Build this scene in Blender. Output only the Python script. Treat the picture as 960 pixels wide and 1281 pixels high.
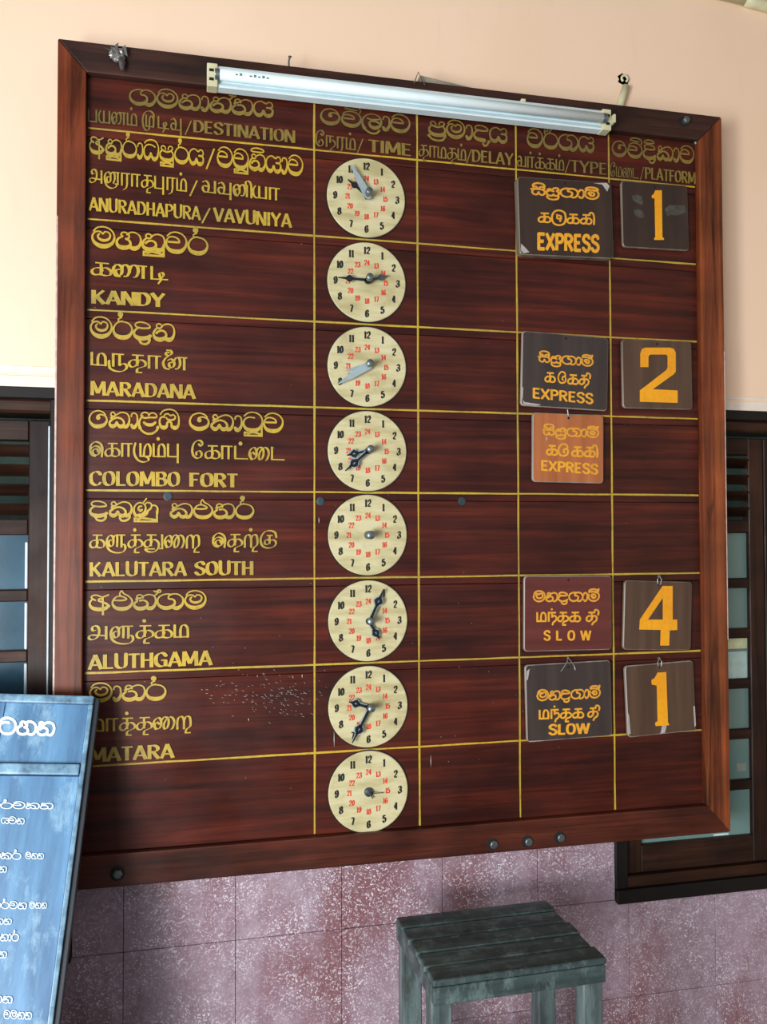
import bpy, bmesh, math, random
from mathutils import Vector, Matrix
random.seed(7)
SC = bpy.context.scene
for o in list(bpy.data.objects): bpy.data.objects.remove(o)

# ------------------------------------------------------------------ camera
FPX = 1062.0
CAM = Vector((0.0, -2.5, 1.5))
yaw, pitch, roll = (math.radians(a) for a in (-12.6789, 1.4720, -0.1481))
FWD = Vector((-math.sin(yaw)*math.cos(pitch), math.cos(yaw)*math.cos(pitch), math.sin(pitch)))
R0 = Vector((math.cos(yaw), math.sin(yaw), 0)); U0 = R0.cross(FWD)
RIGHT = math.cos(roll)*R0 + math.sin(roll)*U0
UP = -math.sin(roll)*R0 + math.cos(roll)*U0
cd = bpy.data.cameras.new('camera'); cam = bpy.data.objects.new('camera', cd)
SC.collection.objects.link(cam)
cam.matrix_world = Matrix(((RIGHT.x, UP.x, -FWD.x, CAM.x), (RIGHT.y, UP.y, -FWD.y, CAM.y), (RIGHT.z, UP.z, -FWD.z, CAM.z), (0, 0, 0, 1)))
cd.sensor_fit = 'VERTICAL'; cd.sensor_height = 24; cd.sensor_width = 24; cd.lens = FPX*24/1281
cd.clip_start = .05
SC.camera = cam

# ------------------------------------------------------------------ world, daylight, exposure
w = bpy.data.worlds.new('overcast_sky'); SC.world = w; w.use_nodes = True
nt = w.node_tree; bg = nt.nodes['Background']
bg.inputs[0].default_value = (.80, .90, 1.0, 1); bg.inputs[1].default_value = .44
def area(name, loc, target, sx, sy, power, col):
    l = bpy.data.lights.new(name, 'AREA'); l.shape = 'RECTANGLE'; l.size = sx; l.size_y = sy
    l.energy = power; l.color = col
    o = bpy.data.objects.new(name, l); SC.collection.objects.link(o); o.location = loc
    o.rotation_euler = (Vector(target)-Vector(loc)).to_track_quat('-Z', 'Y').to_euler()
    return o
area('doorway_daylight', (-1.75, -2.75, 1.0), (0.1, 0.1, 1.15), .6, 1.4, 84, (.97, .98, 1.0))
area('platform_daylight', (-3.6, -5.6, .7), (1.0, 0.1, 0.9), 3.4, 1.8, 330, (1.0, .98, .95))
area('room_glow_behind_shutters', (1.9, 1.3, 1.9), (1.9, .2, .9), .8, .5, 9, (.7, 1.0, .9))
SC.view_settings.view_transform = 'Standard'; SC.view_settings.look = 'None'
SC.view_settings.gamma = 1; SC.view_settings.exposure = -0.03

# ------------------------------------------------------------------ helpers
COL = SC.collection
def ray(px, py): return RIGHT*((px-480)/FPX) - UP*((py-640.5)/FPX) + FWD
def atY(px, py, y=0.0):
    d = ray(px, py); return CAM + d*((y-CAM.y)/d.y)
def atPlane(px, py, p0, n):
    d = ray(px, py); return CAM + d*((p0-CAM).dot(n)/d.dot(n))

def tag(o, label=None, cat=None, group=None, kind=None):
    if label: o['label'] = label
    if cat: o['category'] = cat
    if group: o['group'] = group
    if kind: o['kind'] = kind
    return o
def empty(name, loc=(0, 0, 0), rot=(0, 0, 0)):
    o = bpy.data.objects.new(name, None); COL.objects.link(o); o.location = loc; o.rotation_euler = rot
    o.empty_display_size = .05
    return o
def obj(name, bm, mat, parent=None, smooth=False, loc=None):
    me = bpy.data.meshes.new(name); bm.to_mesh(me); bm.free()
    if mat: me.materials.append(mat)
    if smooth:
        for p in me.polygons: p.use_smooth = True
    o = bpy.data.objects.new(name, me); COL.objects.link(o)
    if parent: o.parent = parent
    if loc: o.location = loc
    return o
def bx(bm, x0, x1, y0, y1, z0, z1, M=None):
    vs = [bm.verts.new(Vector(c)) for c in ((x0,y0,z0),(x1,y0,z0),(x1,y1,z0),(x0,y1,z0),(x0,y0,z1),(x1,y0,z1),(x1,y1,z1),(x0,y1,z1))]
    if M is not None:
        for v in vs: v.co = M @ v.co
    for f in ((0,3,2,1),(4,5,6,7),(0,1,5,4),(1,2,6,5),(2,3,7,6),(3,0,4,7)): bm.faces.new([vs[i] for i in f])
    return vs
def bevel(bm, w, seg=2):
    bmesh.ops.bevel(bm, geom=list(bm.edges), offset=w, segments=seg, affect='EDGES', profile=.6, clamp_overlap=True)
def box(name, x0, x1, y0, y1, z0, z1, mat, parent=None, bev=.0, seg=2):
    bm = bmesh.new(); bx(bm, x0, x1, y0, y1, z0, z1)
    if bev: bevel(bm, bev, seg)
    return obj(name, bm, mat, parent)
def lathe(bm, prof, M=Matrix(), n=24):      # profile (r, h) about local z
    rings = []
    for r, h in prof:
        if r < 1e-6: rings.append([bm.verts.new(M @ Vector((0, 0, h)))])
        else: rings.append([bm.verts.new(M @ Vector((r*math.cos(2*math.pi*i/n), r*math.sin(2*math.pi*i/n), h))) for i in range(n)])
    for a, b in zip(rings, rings[1:]):
        for i in range(n):
            q = [a[i % len(a)], a[(i+1) % len(a)], b[(i+1) % len(b)], b[i % len(b)]]
            u = []
            for v in q:
                if v not in u: u.append(v)
            if len(u) > 2:
                try: bm.faces.new(u)
                except ValueError: pass
    return bm
def tube(bm, pts, r, n=8):
    pts = [Vector(p) for p in pts]; prev = None; rings = []
    for i, p in enumerate(pts):
        t = (pts[min(i+1, len(pts)-1)]-pts[max(i-1, 0)]).normalized()
        a = t.cross(Vector((0, 0, 1)) if abs(t.z) < .9 else Vector((1, 0, 0))).normalized(); b = t.cross(a)
        if prev is not None and a.dot(prev) < 0: a = -a; b = -b
        prev = a
        rings.append([bm.verts.new(p + r*(math.cos(2*math.pi*k/n)*a + math.sin(2*math.pi*k/n)*b)) for k in range(n)])
    for a, b in zip(rings, rings[1:]):
        for k in range(n): bm.faces.new([a[k], a[(k+1) % n], b[(k+1) % n], b[k]])
    bm.faces.new(rings[0][::-1]); bm.faces.new(rings[-1])
FACE = Matrix.Rotation(math.radians(90), 4, 'X')     # local z -> world -y (towards the viewer)

# ------------------------------------------------------------------ materials
def s2l(c): return tuple((v/12.92 if v <= .04045 else ((v+.055)/1.055)**2.4) for v in [x/255 for x in c])
class NB:
    def __init__(s, name):
        s.m = bpy.data.materials.new(name); s.m.use_nodes = True; s.t = s.m.node_tree
        s.b = s.t.nodes['Principled BSDF']; s.n = s.t.nodes; s.l = s.t.links
    def add(s, typ, **k):
        n = s.n.new(typ)
        for a, v in k.items():
            if a.startswith('i_'): n.inputs[a[2:].replace('_', ' ')].default_value = v
            else: setattr(n, a, v)
        return n
    def coords(s, scale=(1, 1, 1), rnd=True, rot=(0, 0, 0)):
        tc = s.add('ShaderNodeTexCoord'); mp = s.add('ShaderNodeMapping')
        mp.inputs['Scale'].default_value = scale; mp.inputs['Rotation'].default_value = rot
        if rnd:
            oi = s.add('ShaderNodeObjectInfo'); ad = s.add('ShaderNodeVectorMath', operation='MULTIPLY_ADD')
            cx = s.add('ShaderNodeCombineXYZ')
            for k in range(3): s.l.new(oi.outputs['Random'], cx.inputs[k])
            s.l.new(cx.outputs[0], ad.inputs[0]); ad.inputs[1].default_value = (7.3, 3.1, 5.7)
            s.l.new(tc.outputs['Object'], ad.inputs[2]); s.l.new(ad.outputs[0], mp.inputs['Vector'])
        else: s.l.new(tc.outputs['Object'], mp.inputs['Vector'])
        return mp.outputs[0]
    def noise(s, vec, scale, detail=4, rough=.55, dist=0):
        n = s.add('ShaderNodeTexNoise'); n.inputs['Scale'].default_value = scale; n.inputs['Detail'].default_value = detail
        n.inputs['Roughness'].default_value = rough; n.inputs['Distortion'].default_value = dist
        if vec: s.l.new(vec, n.inputs['Vector'])
        return n.outputs['Fac']
    def ramp(s, fac, stops, interp='LINEAR'):
        r = s.add('ShaderNodeValToRGB'); cr = r.color_ramp; cr.interpolation = interp
        while len(cr.elements) < len(stops): cr.elements.new(.5)
        for e, (p, c) in zip(cr.elements, stops):
            e.position = p; e.color = (c, c, c, 1) if isinstance(c, (int, float)) else (*c, 1)
        s.l.new(fac, r.inputs[0]); return r.outputs[0]
    def mix(s, fac, a, b, mode='MIX'):
        m = s.add('ShaderNodeMix', data_type='RGBA', blend_type=mode)
        for sock, v in ((0, fac), (6, a), (7, b)):
            if isinstance(v, (int, float)): m.inputs[sock].default_value = v
            elif isinstance(v, tuple): m.inputs[sock].default_value = (*v, 1)
            else: s.l.new(v, m.inputs[sock])
        return m.outputs[2]
    def color(s, v):
        if isinstance(v, tuple): s.b.inputs['Base Color'].default_value = (*v, 1)
        else: s.l.new(v, s.b.inputs['Base Color'])
    def rough(s, v):
        if isinstance(v, (int, float)): s.b.inputs['Roughness'].default_value = v
        else: s.l.new(v, s.b.inputs['Roughness'])
    def bump(s, h, strength=.3, dist=.002):
        b = s.add('ShaderNodeBump'); b.inputs['Strength'].default_value = strength; b.inputs['Distance'].default_value = dist
        s.l.new(h, b.inputs['Height']); s.l.new(b.outputs[0], s.b.inputs['Normal'])
def simple(name, c, rough=.5, metal=0, spec=.5, var=.15, scale=30, bump=.0):
    n = NB(name); v = n.coords()
    c2 = tuple(x*(1-var) for x in c); c3 = tuple(min(1, x*(1+var)) for x in c)
    f = n.noise(v, scale, 5); n.color(n.ramp(f, [(.3, c2), (.7, c3)])); n.rough(rough)
    n.b.inputs['Metallic'].default_value = metal; n.b.inputs['Specular IOR Level'].default_value = spec
    if bump: n.bump(f, bump)
    return n.m
def wood(name, dark, mid, light, axis='x', rough=.3, spec=.5, coat=0, wear=None, blotch=.5, gs=1.0, streak=0):
    n = NB(name)
    long_, cross = 1.3*gs, 34*gs
    sc = (long_, cross, cross) if axis == 'x' else (cross, cross, long_)
    v = n.coords(sc); g = n.noise(v, 1.0, 7, .62, .6)
    g2 = n.noise(n.coords(tuple(x*3.2 for x in sc)), 1.0, 3, .6)
    c = n.ramp(g, [(.28, dark), (.5, mid), (.74, light)])
    fine = n.ramp(g2, [(.30, .58), (.48, 1.0)]); c = n.mix(.75, c, fine, 'MULTIPLY')
    if streak:
        q = n.noise(n.coords(tuple(x*.55 for x in sc)), 1.0, 8, .7, 1.2); c = n.mix(streak, c, n.ramp(q, [(.50, 1.0), (.60, .22)]), 'MULTIPLY')
    bl = n.ramp(n.noise(n.coords((2.2, 2.2, 3.4)), 1.5, 3), [(.33, tuple([1-blotch]*3)), (.66, (1.25, 1.15, 1.1))])
    c = n.mix(1.0, c, bl, 'MULTIPLY')
    if wear:
        wf = n.ramp(n.noise(n.coords((9, 9, 9)), 2.3, 8, .75), [(.60, 0.0), (.72, .8)]); c = n.mix(wf, c, wear)
    n.color(c); rr = n.ramp(n.noise(n.coords((3, 3, 3)), 2.0, 4), [(.3, rough*.8), (.7, min(1, rough*1.35))]); n.rough(rr)
    n.b.inputs['Specular IOR Level'].default_value = spec; n.b.inputs['Coat Weight'].default_value = coat
    n.b.inputs['Coat Roughness'].default_value = .25
    n.bump(g2, .12, .001)
    return n.m
M = {}
M['plank'] = wood('mahogany_panel', (.022,.0052,.004), (.056,.0105,.0065), (.112,.020,.009), 'x', .34, .3, 0, blotch=.35)
M['frame_h'] = wood('frame_wood_horizontal', (.032,.009,.006), (.075,.018,.010), (.125,.032,.016), 'x', .36, .35, 0, streak=.4)
M['frame_top'] = wood('dark_top_rail_wood', (.022,.011,.009), (.040,.017,.013), (.062,.026,.019), 'x', .45, .3, 0, streak=.3)  # darker, greyer brown than the bottom rail
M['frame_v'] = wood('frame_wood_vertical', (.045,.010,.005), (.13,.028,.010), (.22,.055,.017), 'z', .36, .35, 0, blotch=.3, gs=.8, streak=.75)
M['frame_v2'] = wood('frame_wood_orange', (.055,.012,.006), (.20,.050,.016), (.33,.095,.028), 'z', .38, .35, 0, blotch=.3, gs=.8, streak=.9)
M['winwood'] = wood('shutter_wood', (.011,.0055,.004), (.026,.012,.008), (.046,.021,.012), 'z', .45, .2, 0)
M['winwood_h'] = wood('shutter_wood_rail', (.011,.0055,.004), (.030,.013,.008), (.055,.024,.012), 'x', .45, .2, 0)
M['casing'] = simple('casing_dark_paint', (.0075,.0065,.006), .5, 0, .25)
M['edge'] = simple('edge_glint_pale', (.52,.60,.66), .3, 0, .5, .1)  # pale colour stands in for light glinting off the window's chamfered edges

def gold(name, c1, c2, fade=.5):
    n = NB(name); v = n.coords((1, 1, 1), False)
    f = n.noise(v, 3.2, 3); c = n.ramp(f, [(.36, c2), (.6, c1)])
    p = n.ramp(n.noise(v, 55, 6, .7), [(.30, tuple([1-fade]*3)), (.52, (1, 1, 1))]); c = n.mix(1.0, c, p, 'MULTIPLY')
    n.color(c); n.rough(.42); return n.m
M['gold'] = gold('gold_lettering_paint', s2l((192,162,50)), s2l((160,140,62)), .35)
M['gold_dim'] = gold('shaded_gold_lettering_paint', s2l((132,112,50)), s2l((106,94,50)), .4)  # darker gold: shade over the header row put into the colour
M['amber'] = gold('amber_sign_paint', s2l((232,166,44)), s2l((214,150,52)), .3)
M['amber2'] = gold('bright_amber_numeral_paint', s2l((240,166,24)), s2l((226,150,22)), .15)

n = NB('clock_face_cream_paint'); v = n.coords((1, 1, 1), True)
c = n.ramp(n.noise(n.coords((6, 6, 26)), 1.4, 5), [(.3, s2l((172,163,118))), (.55, s2l((199,192,150))), (.8, s2l((207,203,172)))])
c = n.mix(n.ramp(n.noise(v, 11, 6, .7), [(.56, 0.0), (.74, .45)]), c, s2l((150,132,84)))
n.color(c); n.rough(.5); M['face'] = n.m
M['black'] = simple('black_numeral_paint', (.012,.012,.010), .5)
M['red'] = simple('red_numeral_paint', s2l((206,62,42)), .5, 0, .5, .25, 60)
M['rim'] = simple('dial_rim_black', (.006,.005,.004), .5)
M['hand_pale'] = simple('hand_pale_bluegrey_metal', s2l((168,186,192)), .35, .35, .5, .1)
M['hand_dark'] = simple('hand_black_enamel', (.010,.012,.014), .25)
M['steel'] = simple('dull_steel', s2l((120,132,136)), .38, .8, .5, .2)
M['pin'] = simple('tarnished_pin', s2l((84,94,98)), .4, .6, .5, .3)
M['dullstrip'] = simple('dull_grey_strip', s2l((142,136,122)), .6, 0, .3, .2)
M['wire'] = simple('galvanised_wire', s2l((170,172,170)), .35, .8, .5, .2)
M['foil'] = simple('crumpled_foil', s2l((150,150,148)), .3, .7, .5, .3, 60)
M['bolt'] = simple('old_bolt', s2l((96,104,104)), .45, .6, .5, .3)
M['screw'] = simple('dark_blue_screw_head', s2l((52,66,76)), .5, .2, .4, .3)
M['hole'] = simple('dark_hole', (.006,.005,.005), .8)
M['scratch'] = simple('pale_scratch', s2l((170,165,160)), .6)

def plate_mat(name, c1, c2, axis='z', edge=s2l((150,150,146)), rough=.42):
    n = NB(name); sc = (30, 30, 2) if axis == 'z' else (2, 30, 30)
    g = n.noise(n.coords(sc), 1.0, 6, .6); c = n.ramp(g, [(.3, c1), (.7, c2)])
    wf = n.ramp(n.noise(n.coords((14, 14, 14)), 1.6, 9, .8), [(.66, 0.0), (.78, .6)]); c = n.mix(wf, c, edge)
    n.color(c); n.rough(rough); return n.m
M['pl_dark'] = plate_mat('sign_dark_chocolate', s2l((44,32,28)), s2l((60,44,36)))
M['pl_grey'] = plate_mat('sign_charcoal', s2l((50,42,40)), s2l((66,56,52)))
M['pl_brown'] = plate_mat('sign_brown', s2l((70,50,38)), s2l((90,68,52)))
M['pl_red'] = plate_mat('sign_maroon', s2l((84,36,32)), s2l((104,48,42)), 'x')
M['pl_orange'] = plate_mat('sign_orange_brown', s2l((150,84,46)), s2l((184,112,66)))
M['smudge'] = simple('smudge_grey', s2l((74,72,66)), .5, 0, .3, .35, 60)
M['pl_edge'] = plate_mat('sign_worn_edge', s2l((92,84,74)), s2l((132,124,110)), 'z', s2l((190,190,186)))
M['pl_edge2'] = plate_mat('sign_pale_worn_edge', s2l((120,112,104)), s2l((165,160,152)), 'z', s2l((210,210,206)))

n = NB('peach_plaster'); v = n.coords((1, 1, 1), False)
c = n.ramp(n.noise(v, 1.6, 5), [(.3, s2l((240,210,182))), (.7, s2l((245,218,192)))])
c = n.mix(n.ramp(n.noise(n.coords((14, 1, 2), False), 1.5, 5), [(.60, 0.0), (.8, .18)]), c, s2l((206,186,160)))
n.color(c); n.rough(.62); n.bump(n.noise(v, 60, 6), .12, .002); M['peach'] = n.m
M['band'] = simple('white_window_band', s2l((232,222,208)), .6, 0, .5, .06)

# terrazzo dado tiles
def terrazzo(name, base1, base2):
    n = NB(name); ge = n.add('ShaderNodeNewGeometry'); v = ge.outputs['Position']
    c = n.ramp(n.noise(v, 26, 6, .7), [(.3, base1), (.65, base2)])
    wv = n.add('ShaderNodeTexNoise'); wv.inputs['Scale'].default_value = 90; wv.inputs['Detail'].default_value = 3
    n.l.new(v, wv.inputs['Vector'])
    mv = n.add('ShaderNodeMix', data_type='VECTOR'); mv.inputs[0].default_value = .022
    n.l.new(v, mv.inputs[4]); n.l.new(wv.outputs['Color'], mv.inputs[5])
    vo = n.add('ShaderNodeTexVoronoi', feature='F1'); vo.inputs['Scale'].default_value = 150; n.l.new(mv.outputs[1], vo.inputs['Vector'])
    chip = n.ramp(vo.outputs['Distance'], [(.26, 1.0), (.46, 0.0)])
    vo2 = n.add('ShaderNodeTexVoronoi', feature='F1'); vo2.inputs['Scale'].default_value = 150; n.l.new(mv.outputs[1], vo2.inputs['Vector'])
    bw = n.add('ShaderNodeSeparateColor'); n.l.new(vo2.outputs['Color'], bw.inputs[0])
    pick = n.ramp(bw.outputs[0], [(.1, .2), (.55, 1.0)])
    f = n.mix(1.0, chip, pick, 'MULTIPLY')
    sel = n.ramp(n.noise(v, 7, 5, .7), [(.38, .25), (.60, 1.0)]); f = n.mix(1.0, f, sel, 'MULTIPLY')
    mp = n.add('ShaderNodeMapping'); mp.inputs['Scale'].default_value = (2.6, 1, 1.1); n.l.new(v, mp.inputs['Vector'])
    dk = n.ramp(n.noise(mp.outputs[0], 1.5, 6, .62), [(.46, 0.0), (.64, .85)]); c = n.mix(dk, c, s2l((122,76,80)))
    c = n.mix(f, c, s2l((226,222,232)))
    n.color(c); n.rough(n.ramp(n.noise(v, 40, 4), [(.3, .28), (.7, .5)])); n.bump(f, .25, .001)
    return n.m
M['tile'] = terrazzo('terrazzo_mauve', s2l((140,116,128)), s2l((166,146,160)))
M['joint'] = simple('dado_joint', s2l((122,82,90)), .7)
M['floor'] = simple('worn_cement_floor', s2l((112,104,100)), .45, 0, .5, .25, 6)
M['ceil'] = simple('ceiling_boards', s2l((130,120,108)), .7)
M['inner'] = simple('inner_room_teal_wall', s2l((100,130,122)), .6, 0, .5, .6, 3.5)

# stool wood, worn teal-grey paint
n = NB('stool_worn_green_paint'); v = n.coords((2.5, 26, 26))
c = n.ramp(n.noise(v, 1.0, 6, .6), [(.3, s2l((38,50,52))), (.55, s2l((62,78,79))), (.8, s2l((98,118,120)))])
c = n.mix(n.ramp(n.noise(n.coords((8, 8, 8)), 2.0, 7, .7), [(.52, 0.0), (.68, .75)]), c, s2l((34,40,40)))
c = n.mix(n.ramp(n.noise(n.coords((11, 11, 5)), 1.7, 8, .8), [(.50, 0.0), (.62, .55)]), c, s2l((112,134,134)))
n.color(c); n.rough(.5); n.bump(n.noise(v, 1.5, 5), .5, .003); M['stool'] = n.m
n = NB('stool_leg_paint'); v = n.coords((26, 26, 3))
c = n.ramp(n.noise(v, 1.0, 6, .6), [(.3, s2l((50,60,62))), (.5, s2l((82,97,98))), (.75, s2l((120,138,142)))])
c = n.mix(n.ramp(n.noise(n.coords((16, 16, 5)), 1.7, 8, .75), [(.50, 0.0), (.64, .8)]), c, s2l((52,56,52)))
n.color(c); n.rough(.45); n.bump(n.noise(v, 1.5, 5), .35, .002); M['stool_leg'] = n.m

# blackboard: blue sky sheen on the black surface is put into its colour
n = NB('blackboard_sky_sheen'); v = n.coords((18, 18, 2.2))
c = n.ramp(n.noise(v, 1.0, 6, .65), [(.3, s2l((62,98,134))), (.55, s2l((88,134,174))), (.75, s2l((112,160,198)))])
sm = n.ramp(n.noise(n.coords((7, 7, 3)), 1.6, 8, .75), [(.52, 0.0), (.68, .7)]); c = n.mix(sm, c, s2l((160,200,222)))
n.color(c); n.rough(.38); M['bboard'] = n.m
n = NB('blackboard_frame_paint'); v = n.coords((20, 20, 20))
c = n.ramp(n.noise(v, 1.0, 6, .65), [(.35, s2l((62,92,118))), (.6, s2l((120,160,186))), (.75, s2l((160,196,212)))]); n.color(c); n.rough(.35); M['bframe'] = n.m
M['bside'] = simple('blackboard_side_dark', s2l((24,34,44)), .45)
M['chalk'] = simple('chalk_white_lettering', s2l((226,240,240)), .8, 0, .2, .08, 80)

# lamp
M['batten'] = simple('batten_white_enamel', s2l((216,236,242)), .45, 0, .5, .05, 12)
M['tubeglass'] = simple('unlit_tube_glass', s2l((226,246,252)), .45, 0, .5, .02)
M['cream'] = simple('cream_plastic', s2l((206,204,168)), .45, 0, .5, .12)
M['print'] = simple('grey_print', s2l((110,124,130)), .5)
n = NB('window_glass'); n.color((.32, .52, .50)); n.rough(.08); n.b.inputs['Transmission Weight'].default_value = .55
n.b.inputs['IOR'].default_value = 1.45; M['glass'] = n.m
n = NB('window_glass_blue'); v = n.coords((1, 1, 1))
n.color(n.ramp(n.noise(v, 5, 4), [(.3, s2l((44,72,88))), (.7, s2l((70,104,124)))])); n.rough(.12); n.b.inputs['Transmission Weight'].default_value = .15
M['glassL'] = n.m
M['paper'] = simple('pale_paper', s2l((190,220,214)), .6)
M['paper_y'] = simple('yellowish_paper', s2l((214,220,176)), .6)

# ------------------------------------------------------------------ the setting
WY = .10
def struct(o, kind='structure'): o['kind'] = kind; return o
WIN = {'window_1': (-2.05, -.335, .28, 1.925), 'window_2': (1.366, 3.094, .28, 1.925)}
wall = empty('wall_back', (0, WY, 0)); struct(wall)
def wpart(name, x0, x1, y0, y1, z0, z1, mat, bev=0): return box(name, x0, x1, y0-WY, y1-WY, z0, z1, mat, wall, bev)
wpart('plaster', -3.2, 4.3, WY, WY+.2, 1.925, 3.9, M['peach'])
wpart('plaster', -.335, 1.366, WY, WY+.2, 1.25, 1.925, M['peach'])
wpart('plaster', -3.2, -2.05, WY, WY+.2, 1.25, 1.925, M['peach'])
wpart('plaster', 3.094, 4.3, WY, WY+.2, 1.25, 1.925, M['peach'])
wpart('dado_backing', -3.2, 4.3, WY+.006, WY+.2, -.2, .28, M['joint'])
for a, b in ((-3.2, -2.05), (-.335, 1.366), (3.094, 4.3)): wpart('dado_backing', a, b, WY+.006, WY+.2, .28, 1.25, M['joint'])
TP = .3215
def tile_mesh(w_, h_):
    bm = bmesh.new(); bx(bm, 0, w_, 0, .008, 0, h_); bevel(bm, .0012, 1)
    me = bpy.data.meshes.new('tile'); bm.to_mesh(me); bm.free(); me.materials.append(M['tile']); return me
cache = {}
def tile(x0, x1, z0, z1):
    g = .0008; k = (round(x1-x0, 4), round(z1-z0, 4))
    if k not in cache: cache[k] = tile_mesh(k[0]-2*g, k[1]-2*g)
    o = bpy.data.objects.new('tile', cache[k]); COL.objects.link(o); o.parent = wall
    o.location = (x0+g, -.0015+random.uniform(-.0006, .0006), z0+g)
xs = [.129+TP*k for k in range(-10, 13)]
zs = [.289+TP*k for k in range(-2, 3)]
for x0 in xs:
    for z0 in zs:
        z1 = z0+TP; x1 = x0+TP; a = max(z0, -.2)
        if z1 <= .29+1e-3:
            tile(x0, x1, a, min(z1, .289) if z0 > 0 else z1)
        else:                                   # beside the windows
            if z0 > 1.2: continue
            for lo, hi in ((-3.2, -2.05), (-.335, 1.366), (3.094, 4.3)):
                c0, c1 = max(x0, lo), min(x1, hi)
                if c1-c0 > .01: tile(c0, c1, a, min(z1, 1.25))
box_floor = struct(box('floor', -6, 7, -5.5, .3, -.3, -.2, M['floor']))
struct(box('ceiling', -3.2, 7, -3.3, .3, 3.9, 3.95, M['ceil']))
struct(box('wall_right', 4.3, 4.4, -5.5, .3, -.2, 3.9, M['peach']))
struct(box('wall_inner_room', -3.2, 5.0, 1.6, 1.7, -.2, 3.9, M['inner']))
struct(box('floor_inner_room', -3.2, 5.0, .3, 1.6, -.3, -.2, M['floor']))
struct(box('ceiling_inner_room', -3.2, 5.0, .3, 1.6, 2.6, 2.65, M['ceil']))
# painted lintel band over each window
for nm, (x0, x1) in (('trim_1', (-2.12, -.26)), ('trim_2', (1.30, 3.12))):
    t = empty(nm, (0, WY, 0)); struct(t)
    box('plaster_band', x0, x1, -.006, .001, 1.925, 1.957, M['band'], t, .001)
    box('plaster_bead', x0, x1, -.004, .001, 1.964, 1.985 if nm == 'trim_1' else 1.972, M['band'], t, .001)

def window(name, x0, x1, z0, z1, glass, stile_glint, cwr=.045):
    win = empty(name, (0, WY, 0)); struct(win)
    y0, y1 = -.012, .13
    cw = .045
    def p(n_, a, b, c, d, e, f, m, bev=.003): return box(n_, a, b, c, d, e, f, m, win, bev, 1)
    p('head_casing', x0, x1, y0+.002, y1, z1-.034, z1, M['casing'])
    p('head_moulding', x0+.01, x1-.01, y0+.006, y1, z1-.075, z1-.034, M['winwood_h'], .008)
    p('sill', x0, x1, y0-.008, y1, z0, z0+.045, M['casing'])
    p('sill_rail', x0+.01, x1-.01, y0+.006, y1, z0+.045, z0+.082, M['winwood_h'], .004)
    p('jamb', x0, x0+cw, y0+.004, y1, z0+.045, z1-.034, M['casing'])
    p('jamb', x1-cwr, x1, y0+.004, y1, z0+.045, z1-.034, M['casing'])
    # sashes
    a, b = x0+cw, x1-cwr; n_ = 3; sw = (b-a)/n_
    pt, pb = 1.499, .455                        # glazed part
    for k in range(n_):
        l, r = a+k*sw+.002, a+(k+1)*sw-.002; st = .058
        yf, yb = .012, .052
        p('stile', l, l+st, yf, yb, z0+.084, z1-.094, M['winwood'])
        p('stile', r-st, r, yf, yb, z0+.084, z1-.094, M['winwood'])
        if stile_glint: p('edge_glint_strip', r-.004, r+.004, yf-.008, yf+.004, z0+.12, z1-.11, M['edge'], .002)  # added strip, the stile's edge glint painted as a pale colour
        p('top_rail', l+st, r-st, yf, yb, 1.772, z1-.094, M['winwood_h'])
        p('middle_rail', l+st, r-st, yf, yb, pt, 1.545, M['winwood_h'])
        p('bottom_rail', l+st, r-st, yf, yb, z0+.084, pb, M['winwood_h'])
        m_ = (1.772-1.545)/4
        for q in range(4):
            zc = 1.545+m_*(q+.5); bm = bmesh.new()
            Mx = Matrix.Translation((0, .030, zc)) @ Matrix.Rotation(math.radians(-38), 4, 'X')
            bx(bm, l+st-.003, r-st+.003, -.022, .022, -.004, .004, Mx); obj('louvre_slat', bm, M['winwood_h'], win)
        nP = 6; ph = (pt-pb)/nP
        for q in range(nP):
            zc0, zc1 = pb+q*ph, pb+(q+1)*ph
            if q: p('glazing_bar', l+st, r-st, yf+.002, yb-.004, zc0-.017, zc0+.017, M['winwood_h'])
            g = box('pane', l+st-.002, r-st+.002, .030, .034, zc0+(.017 if q else 0)-.001, zc1-(.017 if q < nP-1 else 0)+.001, glass, win)
            if stile_glint:
                p('pane_glint_strip', r-st-.008, r-st, yf, .030, zc0+.02, zc1-.02, M['edge'], .002)  # added strip, painted glint along the pane's right edge
    return win
window('window_1', *WIN['window_1'], M['glassL'], True, .068)
window('window_2', *WIN['window_2'], M['glass'], False)

# ------------------------------------------------------------------ the board
BX0, BX1, BZ0, BZ1 = -.372, 1.716, .525, 2.886          # outer frame
IX0, IX1, IZ0, IZ1 = -.296, 1.631, .616, 2.800          # inner opening
FY = -.022
COLX = [.3521, .6712, .9946, 1.3153]
ROWZ = [2.6505, 2.3909, 2.1329, 1.8766, 1.6243, 1.3687, 1.1141, .8561]
board = empty('departure_board', (0, 0, 0))
tag(board, 'large mahogany station board painted with gold train destinations, hung on the wall', 'notice board')
def member(name, pts, mat):     # mitred frame member, outline given counter-clockwise in x,z
    bm = bmesh.new()
    f = [bm.verts.new((x, FY, z)) for x, z in pts]; b = [bm.verts.new((x, .045, z)) for x, z in pts]
    bm.faces.new(f); bm.faces.new(b[::-1])
    for i in range(4): bm.faces.new([f[i], b[i], b[(i+1) % 4], f[(i+1) % 4]])
    bmesh.ops.recalc_face_normals(bm, faces=bm.faces)
    bevel(bm, .0035, 2); return obj(name, bm, mat, board)
g = .0006
member('frame_rail', [(BX0+g, BZ1), (IX0+g, IZ1), (IX1-g, IZ1), (BX1-g, BZ1)], M['frame_top'])
member('frame_rail', [(BX0+g, BZ0), (BX1-g, BZ0), (IX1-g, IZ0), (IX0+g, IZ0)], M['frame_h'])
o = member('frame_stile', [(BX0, BZ0), (IX0, IZ0), (IX0, IZ1), (BX0, BZ1)], M['frame_v'])
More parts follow.
